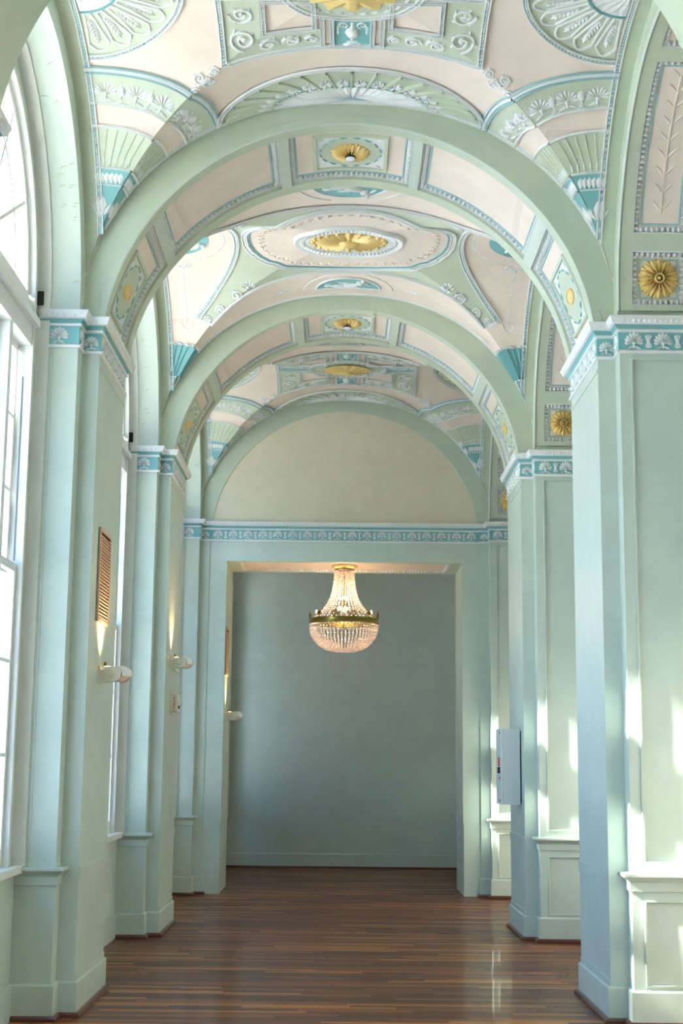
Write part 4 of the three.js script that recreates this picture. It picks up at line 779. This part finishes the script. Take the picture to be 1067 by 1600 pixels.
// ---------------------------------------------------------------- chandelier
{
  const Dc = near(3) + 0.54, c = top('chandelier', 'tent and basket crystal chandelier with brass ring, hanging in the wide opening', 'chandelier');
  c.position.set(0, 0, -Dc);
  const lathe = (pts, n = 40) => boxUV(clean(new THREE.LatheGeometry(pts.map(([r, y]) => new THREE.Vector2(r, y)), n)));
  part(c, 'ceiling_rose', (() => { const A = rosetteA(0.165, 0.03, 18); return bend(A, (u, v, h) => [u, 3.814 - h, v], 0.9); })(), M.gold, 'gilded leaf ceiling rose');
  part(c, 'stem', lathe([[0, 3.81], [0.05, 3.8], [0.045, 3.775], [0.012, 3.765], [0.012, 3.05], [0, 3.05]], 16), M.brass);
  part(c, 'crown', lathe([[0.118, 3.775], [0.122, 3.77], [0.118, 3.75], [0.11, 3.75]], 40), M.brass);
  const bead = new THREE.IcosahedronGeometry(1, 0);
  const strand = (curve, n, r) => { const list = []; for (let i = 0; i < n; i++) { const [x, y] = curve(i / (n - 1)), g = bead.clone(); g.scale(r, r, r); g.rotateY(i); g.translate(x, y, 0); list.push(clean(g)); } return mergeGeometries(list); };
  const tent = strand((t) => [0.115 + 0.03 * t + 0.24 * Math.pow(t, 3.4), 3.755 - 0.585 * t], 26, 0.0112);
  const bowl = strand((t) => { const a = t * 1.36; return [0.105 + 0.3 * Math.cos(a * 1.08) * (1), 3.065 - 0.285 * Math.sin(a * 1.0)]; }, 17, 0.0118);
  for (let i = 0; i < 30; i++) { const m = part(c, 'crystal_strand', tent, M.crystal); m.rotation.y = TAU * i / 30; }
  for (let i = 0; i < 54; i++) { const m = part(c, 'basket_strand', bowl, M.crystal); m.rotation.y = TAU * i / 54; }
  for (const [r, y, n] of [[0.13, 2.787, 40], [0.09, 2.783, 28], [0.05, 2.781, 16], [0.41, 3.09, 96]]) { const list = []; for (let i = 0; i < n; i++) { const g = bead.clone(); g.scale(0.0092, 0.0092, 0.0092); g.translate(r * Math.cos(TAU * i / n), y, r * Math.sin(TAU * i / n)); list.push(clean(g)); } part(c, 'bead_ring', mergeGeometries(list), M.crystal); }
  part(c, 'brass_ring', lathe([[0.405, 3.105], [0.42, 3.108], [0.424, 3.12], [0.416, 3.126], [0.416, 3.15], [0.424, 3.156], [0.42, 3.168], [0.4, 3.17], [0.398, 3.11]], 64), M.brass);
  for (let i = 0; i < 12; i++) {
    const a = TAU * (i + 0.5) / 12, x = Math.cos(a) * 0.415, z = Math.sin(a) * 0.415;
    const f = part(c, 'finial', bend([...palmetteA(0, 0, 0.085, Math.PI / 2, 0.014, 7)], (u, v, h) => [u, v, h], 0.9), M.brass); f.position.set(x, 3.165, z); f.rotation.y = Math.PI / 2 - a;
    if (i % 2) continue;
    const g = new THREE.CylinderGeometry(0.011, 0.011, 0.05, 10); const b = part(c, 'candle', boxUV(clean(g)), M.plastic), a2 = a + TAU / 24; b.position.set(Math.cos(a2) * 0.375, 3.19, Math.sin(a2) * 0.375);
    const s = new THREE.SphereGeometry(0.014, 10, 8); s.scale(1, 1.7, 1); s.translate(0, 0.045, 0); part(b, 'flame_bulb', boxUV(clean(s)), M.bulb);
  }
  for (const y of [3.42, 3.3]) for (let i = 0; i < 3; i++) { const a = TAU * i / 3 + y, s = new THREE.SphereGeometry(0.022, 10, 8); s.translate(Math.cos(a) * 0.05, y, Math.sin(a) * 0.05); part(c, 'inner_bulb', boxUV(clean(s)), M.bulb); }
  for (const [y, i] of [[3.45, 0.2], [3.12, 0.2]]) { const p = new THREE.PointLight(new THREE.Color(1, 0.72, 0.42), i, 0, 2); p.position.set(0, y, y > 3.3 ? 0 : 0.0); p.shadow.radius = 3; p.castShadow = true; p.name = 'bulb_light'; c.add(p); }
}

// ---------------------------------------------------------------- wall lamps, grilles, alarm, cabinet
function wallLamp(x, y, D, label, turn, cable) {
  const l = top('wall_lamp', label, 'lamp', null, 'wall lamps on the window piers'); l.position.set(x, y, -D); l.scale.setScalar(0.82);
  const B = (n, x0, x1, y0, y1, z0, z1, m = M.plastic, par = l) => { const g = new THREE.BoxGeometry(x1 - x0, y1 - y0, z1 - z0); g.translate((x0 + x1) / 2, (y0 + y1) / 2, (z0 + z1) / 2); return part(par, n, boxUV(clean(g)), m); };
  B('wall_plate', 0, 0.016, -0.075, 0.06, -0.06, 0.06); B('bracket', 0.016, 0.05, -0.07, 0.03, -0.05, -0.03); B('bracket', 0.016, 0.05, -0.07, 0.03, 0.03, 0.05);
  const slabOf = (pts, half, round) => { const q = new THREE.Shape(pts.map((p) => new THREE.Vector2(...p))), e = new THREE.ExtrudeGeometry(q, { depth: half * 2, bevelEnabled: true, bevelSize: round, bevelThickness: round, bevelSegments: 2 }); e.translate(0, 0, -half); return boxUV(clean(e)); };
  const body = part(l, 'housing', slabOf([[0.045, -0.05], [0.04, 0.024], [0.06, 0.048], [0.15, 0.052], [0.18, 0.03], [0.17, -0.03], [0.14, -0.054], [0.06, -0.056]], 0.046, 0.006), M.plastic);
  part(l, 'hood', slabOf([...arcPts(0.165, 0.0, 0.085, 0.062, 1.35, -0.25, 8), ...arcPts(0.15, 0.0, 0.04, 0.05, -0.25, 1.6, 8)], 0.052, 0.004), M.plastic);
  part(l, 'front_cover', slabOf([...arcPts(0.16, -0.004, 0.084, 0.06, 0.2, -1.5, 8), ...arcPts(0.14, 0.0, 0.05, 0.05, -1.3, 0.2, 6)], 0.047, 0.003), M.grille, 'tan front cover');
  const d = new THREE.CylinderGeometry(0.024, 0.028, 0.014, 20); d.rotateX(Math.PI / 2); d.translate(0.1, 0.0, 0.058); part(body, 'pivot_cap', boxUV(clean(d)), M.plastic);
  const k = new THREE.CylinderGeometry(0.009, 0.011, 0.03, 12); k.translate(0.05, 0.075, 0.03); part(body, 'knob', boxUV(clean(k)), M.brass);
  const lens = B('lens', 0.045, 0.085, 0.056, 0.062, -0.035, 0.035, M.bulb, body);
  const s = new THREE.SpotLight(new THREE.Color(1, 0.7, 0.36), 0.55, 0, 0.8, 0.9, 2); s.position.set(0.11, 0.085, 0); s.target.position.set(0.03, 0.6, 0); s.castShadow = true; s.shadow.radius = 2.5; s.name = 'lamp_beam'; l.add(s, s.target);
  if (cable) part(l, 'lever', boxUV(clean(new THREE.TubeGeometry(new THREE.CatmullRomCurve3([[0.03, -0.05, 0.05], [0.07, -0.1, 0.055], [0.12, -0.14, 0.05]].map((p) => new THREE.Vector3(...p))), 12, 0.007, 6))), M.plastic);
  return l;
}
wallLamp(-W, 2.03, 9.24, 'cream adjustable wall lamp under the tan air grille');
wallLamp(-W, 2.36, 13.08, 'cream wall lamp with a dangling lever above the fire alarm', 0, true);
wallLamp(-1.385, 2.0, 17.0, 'small cream wall lamp on the reveal of the wide opening');
function grille(x, D0, D1, y0, y1, label, warm) {
  const g = top('air_grille', label, 'grille', null, 'air grilles'); g.position.set(x, 0, 0);
  const B = (n, x0, x1, ya, yb, a, b, m) => part(g, n, box(x0, x1, ya, yb, a, b), m);
  B('backing', 0.001, 0.004, y0, y1, D0, D1, M.grilleDark); const m = M.grille, e = 0.022;
  B('frame', 0.001, 0.016, y0, y0 + e, D0, D1, m); B('frame', 0.001, 0.016, y1 - e, y1, D0, D1, m); B('frame', 0.001, 0.016, y0 + e, y1 - e, D0, D0 + e, m); B('frame', 0.001, 0.016, y0 + e, y1 - e, D1 - e, D1, m);
  const n = Math.floor((y1 - y0 - 2 * e) / 0.0215), sg = new THREE.BoxGeometry(0.014, 0.006, D1 - D0 - 2 * e); sg.rotateZ(0.5); boxUV(clean(sg));
  for (let i = 0; i < n; i++) { const s = part(g, 'slat', sg, m); s.position.set(0.009, y0 + e + (i + 0.5) * 0.0215, -(D0 + D1) / 2); }
  return g;
}
grille(-W, 9.02, 9.44, 2.35, 2.95, 'tan slatted air grille above the first lamp', true);
grille(-1.385, 16.8, 17.16, 2.47, 3.03, 'narrow slatted air grille on the reveal of the wide opening');
{
  const a = top('fire_alarm', 'white wall mounted fire alarm with red letters below a lamp', 'fire alarm'); a.position.set(-W, 2.0, -13.29);
  const B = (n, x0, x1, y0, y1, z0, z1, m, r = 0.01) => { const s = new THREE.Shape(); const w = (z1 - z0) / 2, h = (y1 - y0) / 2; s.moveTo(-w + r * 2, -h); s.lineTo(w - r * 2, -h); s.quadraticCurveTo(w, -h, w, -h + r * 2); s.lineTo(w, h - r * 2); s.quadraticCurveTo(w, h, w - r * 2, h); s.lineTo(-w + r * 2, h); s.quadraticCurveTo(-w, h, -w, h - r * 2); s.lineTo(-w, -h + r * 2); s.quadraticCurveTo(-w, -h, -w + r * 2, -h); const g = new THREE.ExtrudeGeometry(s, { depth: x1 - x0, bevelEnabled: true, bevelSize: 0.003, bevelThickness: 0.003, bevelSegments: 2 }); g.rotateY(Math.PI / 2); g.translate(x0, (y0 + y1) / 2, (z0 + z1) / 2); return part(a, n, boxUV(clean(g)), m); };
  B('back_plate', 0.003, 0.012, -0.1, 0.1, -0.13, 0.14, M.plastic); const body = B('housing', 0.012, 0.06, -0.078, 0.078, -0.11, 0.12, M.plastic); B('strobe_lens', 0.06, 0.09, -0.02, 0.015, -0.05, 0.05, new THREE.MeshPhysicalMaterial({ color: new THREE.Color('#f3f6f8'), roughness: 0.1, clearcoat: 1 }), 0.006); B('speaker_grille', 0.06, 0.066, -0.045, -0.028, -0.05, 0.05, M.dark, 0.003);
  // the word FIRE, one letter under the other, on the side facing the hall's near end
  const strokes = { F: [[0, 0, 0, 4], [0, 4, 2, 4], [0, 2, 1.6, 2]], I: [[1, 0, 1, 4]], R: [[0, 0, 0, 4], [0, 4, 2, 4], [2, 4, 2, 2], [0, 2, 2, 2], [0.8, 2, 2, 0]], E: [[0, 0, 0, 4], [0, 4, 2, 4], [0, 2, 1.6, 2], [0, 0, 2, 0]] };
  [...'FIRE'].forEach((ch, i) => { const A = [], k = 0.0052, bar2 = ([x0, y0, x1, y1]) => A.push(...sweepA([[x0 * k, y0 * k], [x1 * k, y1 * k]], [[0.0018, 0], [0.0018, 0.002], [-0.0018, 0.002], [-0.0018, 0]])); strokes[ch].forEach(bar2); part(body, 'letter_' + ch.toLowerCase(), bend(A, (u, v, h) => [0.03 + u, 0.03 - i * 0.027 + v, 0.123 + h], 0.5), M.red); });
}
{
  const c = top('wall_cabinet', 'white metal extinguisher cabinet with red sticker on the niche pier', 'cabinet'); c.position.set(W, 1.46, -13.07);
  const B = (n, x0, x1, y0, y1, D0, D1, m, par = c) => { const g = new THREE.BoxGeometry(x1 - x0, y1 - y0, D1 - D0); g.translate((x0 + x1) / 2, (y0 + y1) / 2, -(D0 + D1) / 2); return part(par, n, boxUV(clean(g)), m); };
  B('body', -0.16, -0.012, -0.33, 0.33, -0.17, 0.17, M.cabinet); B('wall_spacer', -0.012, 0, -0.31, 0.31, -0.15, 0.15, M.dark);
  const d = B('door', -0.185, -0.162, -0.33, 0.33, -0.17, 0.17, M.cabinet); B('hinge', -0.188, -0.184, 0.29, 0.3, -0.16, -0.08, M.dark, d); B('hinge', -0.188, -0.184, -0.3, -0.29, -0.16, -0.08, M.dark, d);
  B('sticker', -0.1875, -0.1852, 0.0, 0.08, -0.11, 0.02, M.red, d); B('handle', -0.205, -0.186, -0.06, -0.005, -0.12, -0.09, M.dark, d); B('sticker', -0.1875, -0.1852, -0.11, -0.09, -0.12, -0.04, M.red, d);
}

// ---------------------------------------------------------------- outdoors: terrace and the trees that shade the lower sashes
{
  const t = top('terrace', 'pale sunlit stone terrace outside the windows', 'terrace', 'structure'); part(t, 'terrace_slab', box(-90, -LOUT, -0.5, -0.3, -60, 160), M.stone);
  const trunkGeo = boxUV(clean(new THREE.CylinderGeometry(0.12, 0.2, 5.4, 10))); trunkGeo.translate(0, 2.4, 0);
  const leaves = []; for (let i = 0; i < 9000; i++) {
    const a = rnd() * TAU, e = Math.acos(rr(-1, 1)), r = Math.cbrt(rnd()); const x = r * 1.9 * Math.sin(e) * Math.cos(a), y = r * 2.05 * Math.cos(e), z = r * 2.5 * Math.sin(e) * Math.sin(a);
    const s = rr(0.06, 0.13), g = new THREE.Euler(rnd() * 6, rnd() * 6, rnd() * 6), q = (u, v) => new THREE.Vector3(u * s, 0, v * s * 0.6).applyEuler(g).add(new THREE.Vector3(x, y + 6.75, z)).toArray();
    leaves.push(...q(-1, 0), ...q(0, 1), ...q(1, 0), ...q(-1, 0), ...q(1, 0), ...q(0, -1));
  }
  const leafGeo = fromTriangles(leaves, 0.1), labels = ['first', 'second', 'third', 'fourth', 'fifth', 'sixth'];
  for (let i = 0; i < 11; i++) {
    if (i === 4) continue; // no tree stands behind the evergreen
    const tr = top('garden_tree', i < 6 ? `round crowned garden tree of the front row, ${labels[i]} from its start` : `taller garden tree of the back row, ${labels[i - 6]} from its start`, 'tree', null, 'garden trees outside the windows');
    const back = i >= 6; tr.position.set(back ? -13.5 : -8.2, -0.3, -(-5.4 + (back ? (i - 6) * 1.53 + 0.5 : i === 5 ? 5.18 : i) * 5.08)); if (back) tr.scale.setScalar(1.36); part(tr, 'trunk', trunkGeo, M.bark); part(tr, 'crown', leafGeo, M.leaf).userData.kind = 'stuff';
  }
}
{ // dense evergreens close outside the last windows
  const spots = [[-4.1, 15.3, 2.05, 'tall dense evergreen on the terrace outside the third window']];
  for (const [x, D, hh, label] of spots) {
    const t = top('evergreen_tree', label, 'tree', null, 'evergreens outside the last windows'); t.position.set(x, -0.3, -D);
    const g = new THREE.CylinderGeometry(0.08, 0.14, 3, 10); g.translate(0, 1.5, 0); part(t, 'trunk', boxUV(clean(g)), M.bark);
    const A = []; for (let i = 0; i < 15000; i++) { const y = rnd(), a = rnd() * TAU, r = Math.sqrt(rnd()) * Math.pow(Math.sin(Math.PI * (0.08 + 0.86 * y)), 0.5), s = rr(0.06, 0.12), e = new THREE.Euler(rnd() * 6, rnd() * 6, rnd() * 6), q = (u, v) => new THREE.Vector3(u * s, 0, v * s * 0.6).applyEuler(e).add(new THREE.Vector3(r * 1.2 * Math.cos(a), 0.2 + y * hh * 2.3, r * 1.8 * Math.sin(a))).toArray(); A.push(...q(-1, 0), ...q(0, 1), ...q(1, 0), ...q(-1, 0), ...q(1, 0), ...q(0, -1)); }
    part(t, 'crown', fromTriangles(A, 0.1), M.leaf).userData.kind = 'stuff';
  }
}
renderer.render(scene, camera);
